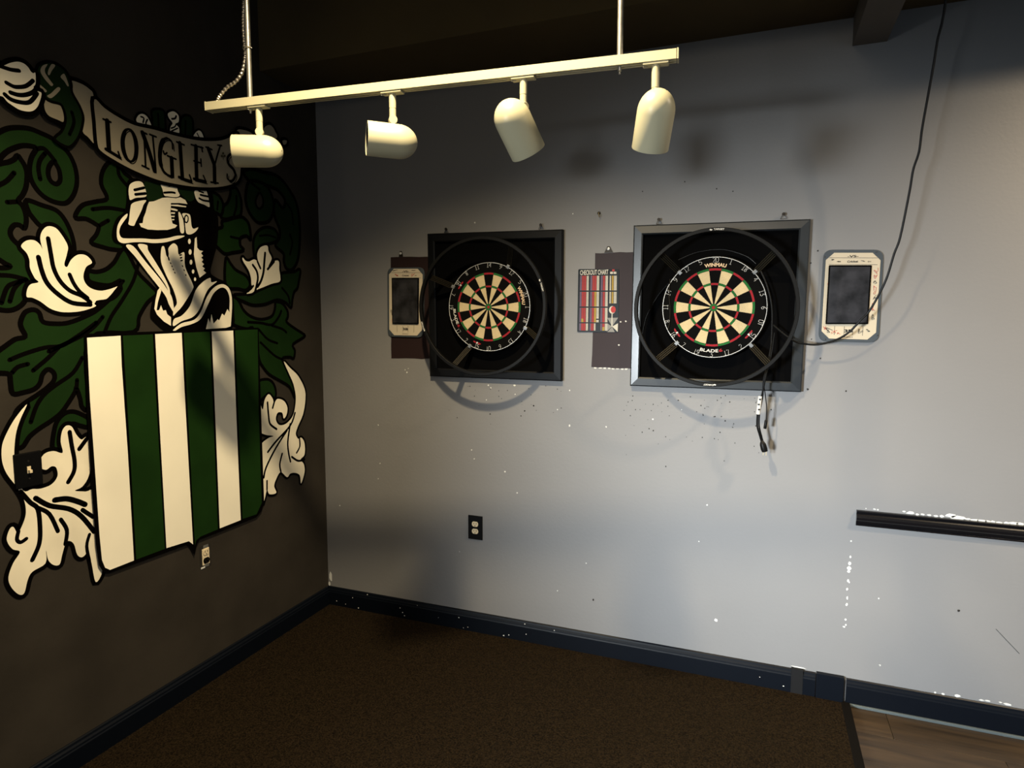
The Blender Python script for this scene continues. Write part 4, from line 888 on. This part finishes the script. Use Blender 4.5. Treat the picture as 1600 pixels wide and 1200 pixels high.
t1 = MB().tube(cord_pts([(1044,443,-0.045),(1028,462,-0.030),(1012,490,-0.020),(1005,515,-0.018),(1003,538,-0.018)]), 0.0012, 5).build('thin_wire','cord'); tag(t1,'thin black wire curving over the black panel toward the lower corner', 'wire')
t2 = MB().tube(cord_pts([(1047,436,-0.066),(1045.5,460,-0.066),(1047,482,-0.066),(1046,505,-0.066),(1043,516,-0.066)]), 0.0011, 5).build('thin_wire','arm'); tag(t2,'thin bronze wire looped over the 11 side of the dartboard', 'wire')
t3 = MB().tube(cord_pts([(1060,406,-0.06),(1090,394,-0.06),(1130,390,-0.06),(1165,400,-0.06),(1181,412,-0.06)]), 0.0012, 5).build('thin_wire','wiredk'); tag(t3,'thin dark wire arched above the 20 of the dartboard', 'wire')

# ------------------------------------------------------------------ track lighting
HT = 2.405
TA = HZ(328,168,HT); TB = HZ(1057,87,HT)
tdir = (TB-TA).normalized(); tn = Vector((-tdir.y, tdir.x, 0)).normalized()   # towards back wall
UP = Vector((0,0,1))
def on_track(px):
    # point of the track axis seen at pixel column px
    best = None
    lo, hi = 0.0, 1.0
    for _ in range(40):
        mid = (lo+hi)/2; q_ = TA.lerp(TB, mid)-CAM
        x = 800+F_PX*q_.dot(c_r)/q_.dot(c_f)
        if x < px: lo = mid
        else: hi = mid
    return TA.lerp(TB, lo)
def VP(px, py, off=0.0):
    # pixel on the vertical plane through the track (shifted off metres towards the camera)
    d = ray(px,py); p0 = TA - tn*off
    return CAM + d*((p0-CAM).dot(tn)/d.dot(tn))
trk = empty('lighting_track', TA.lerp(TB,0.5))
hh = 0.0135; hw = 0.0175
loop = [(-hw,hh),(hw,hh),(hw,-hh),(0.010,-hh),(0.010,-0.002),(0.004,-0.002),(0.004,-hh),(-0.004,-hh),(-0.004,-0.002),(-0.010,-0.002),(-0.010,-hh),(-hw,-hh)]
mb = MB(); mb.prism([TA+tn*a+UP*b_ for a,b_ in loop], TB-TA); mb.build('track_bar','white',trk)
mb = MB()
for e, s_ in ((TA,-1),(TB,1)):
    c0 = e + tdir*(s_*0.002)
    mb.prism([c0+tn*a+UP*b_ for a,b_ in ((-hw-.001,hh+.001),(hw+.001,hh+.001),(hw+.001,-hh-.001),(-hw-.001,-hh-.001))], tdir*(s_*0.004))
mb.build('end_cap','white',trk)
for px in (391.0, 968.5):
    c = on_track(px)
    MB().tube([c+UP*hh*0.5, Vector((c.x,c.y,CEIL))], 0.0088, 14).build('hanging_rod','steel',trk)
    MB().lathe([(0,0.004),(0.0,0.006),(0.012,0.006),(0.014,0.0035),(0.020,0.0035),(0.020,0)], c-UP*hh, -UP, 10).build('rod_nut','steel',trk)
# flexible conduit
cp = [tuple(VP(px,py,-0.01)) for px,py in ((338,164),(341,155),(346,147),(356,136),(368,128),(377,116),(381.5,102),(383.5,85),(382.5,70),(381,50),(380.5,25),(381,0))]
zl = Vector(cp[-1]); cp.append((zl.x, zl.y, 2.9)); cp.append((zl.x, zl.y, CEIL))
pts = crom(cp, False, 10)
den = [pts[0]]
for i in range(1,len(pts)):
    a, b_ = Vector(pts[i-1]), Vector(pts[i]); n_ = max(1,int((b_-a).length/0.0025))
    for k in range(1,n_+1): den.append(tuple(a.lerp(b_, k/n_)))
MB().tube(den, [0.0068 if (i//2) % 2 else 0.0050 for i in range(len(den))], 10, smooth=False).build('flexible_conduit','flex',trk)
c = on_track(391.0); zc = VP(388,75).z
c3 = Vector((c.x,c.y,zc)); c4 = VP(382.8,75,-0.01)
mb = MB(); mb.tube([c3+tdir*0.012, c3+tdir*0.006-tn*0.012, c3-tdir*0.004-tn*0.012, c4-tn*0.010, c4-tdir*0.009, c4+tn*0.010, c3+tn*0.012, c3+tdir*0.012], 0.0018, 6); mb.build('conduit_clip','steel',trk)
tag(trk, 'cream white lighting track bar hung from two steel rods with flexible conduit', 'track rail')
def head(px_mount, center_px, axis_cam, label, off=0.0, knuckle_px=None, r=0.0565, Lg=0.172):
    m_ = on_track(px_mount); bot = m_-UP*hh
    ax = (c_r*axis_cam[0]+c_u*axis_cam[1]+c_f*axis_cam[2]).normalized()      # dome -> opening
    cen = VP(*center_px, off)
    o = empty('track_spotlight', bot)
    # adapter
    mb = MB(); mb.prism([bot+tdir*a+tn*b_ for a,b_ in ((-0.036,-0.015),(0.036,-0.015),(0.036,0.015),(-0.036,0.015))], -UP*0.007); mb.build('track_adapter','white',o,bevel=0.002)
    mb = MB(); mb.tube([bot-tdir*0.022-UP*0.007, bot-tdir*0.034-tn*0.012-UP*0.011], 0.0022, 6); mb.build('lock_lever','steel',o)
    k = VP(*knuckle_px, off*0.0) if knuckle_px else bot-UP*0.09
    kk = Vector((bot.x,bot.y,k.z))
    mid = (bot-UP*0.007).lerp(kk,0.55)
    mb = MB(); mb.tube([bot-UP*0.006, mid], 0.0112, 16); mb.tube([mid-UP*0.0008, kk], 0.0108, 16); mb.build('stem','white',o)
    side = (kk-cen); side = side-ax*side.dot(ax); 
    mb = MB()
    kn_ax = ax.cross(side).normalized() if side.length > 1e-4 else tdir
    mb.lathe([(-0.012,0),(-0.012,0.0125),(-0.010,0.0135),(0.010,0.0135),(0.012,0.0125),(0.012,0)], kk, kn_ax, 18)
    sd = side.normalized(); pk = cen+sd*r
    mb.tube([kk, cen+sd*(r*0.6)+ax*((kk-cen).dot(ax))], 0.010, 12)
    mb.build('swivel_knuckle','white',o)
    # saddle where the stem meets the can
    st = cen+ax*((kk-cen).dot(ax))*0.9+sd*(r-0.002)
    # housing: dome to opening
    d0 = -Lg/2; prof = []
    for i in range(11):
        t = i/10*math.pi/2; prof.append((d0+0.060*(1-math.cos(t)), r*math.sin(t)))
    prof += [(Lg/2-0.002, r),(Lg/2, r-0.0012),(Lg/2-0.002, r-0.003)]
    hs = MB(); hs.lathe(prof, cen, ax, 40); hso = hs.build('housing','white',o)
    mb = MB(); mb.lathe([(Lg/2-0.0025, r-0.0025),(-0.02, r-0.004),(-0.035, 0.03),(-0.035,0)], cen, ax, 32); mb.build('baffle','lampin',o)
    mb = MB(); mb.lathe([(0.0,0.0),(0.0,0.040),(-0.012,0.034),(-0.034,0.018),(-0.034,0)], cen, ax, 24); mb.build('lamp_bulb','smudge',o)
    v1 = ax.cross(sd).normalized()
    for s_ in (-0.012,0.012):
        mb = MB(); pp = cen+ax*(d0+0.018)+v1*s_-c_f*0.0; nn = (pp-(cen+ax*(d0+0.060))).normalized(); mb.lathe([(0.0,0.003),(0.0015,0.0024),(0.0015,0)], cen+ax*(d0+0.060)+nn*0.0582, nn, 8); mb.build('screw','steel',o)
    tag(o, label, 'spotlight'); return o
head(404,(404,236.5),(-1.0,-0.07,-0.22),'cream track spotlight aimed level at the mural, under the conduit end of the track', knuckle_px=(404,207), r=0.0525, Lg=0.160)
head(613,(613,220.5),(-1.0,0.0,-0.32),'cream track spotlight lying level with its dark opening showing, second from the conduit', knuckle_px=(613,188), r=0.0530, Lg=0.160)
head(818,(807,198.5),(0.50,-0.83,0.55),'cream track spotlight tilted steeply down at a slant, third from the conduit', knuckle_px=(820,167), r=0.0555, Lg=0.168)
head(1025,(1023,186.5),(-0.05,-1.0,0.72),'cream track spotlight pointing nearly straight down at the track end away from the conduit', off=0.055, knuckle_px=(1026,166), r=0.0515, Lg=0.160)

# ------------------------------------------------------------------ groups of repeats
GROUPS = {'dartboard_surround':'dartboard surrounds on the grey wall','dartboard':'dartboards on the grey wall','ring_light':'ring lights round the dartboards','scoreboard':'scoreboards beside the dartboards',
          'track_spotlight':'spotlights on the lighting track','nail':'nails holding the surrounds','screw_bracket':'brackets above the paint patches','wall_outlet':'wall outlets','thin_wire':'thin wires round the dartboard'}
for o_ in bpy.data.objects:
    if o_.parent is None and o_.name.split('.')[0] in GROUPS: o_['group'] = GROUPS[o_.name.split('.')[0]]
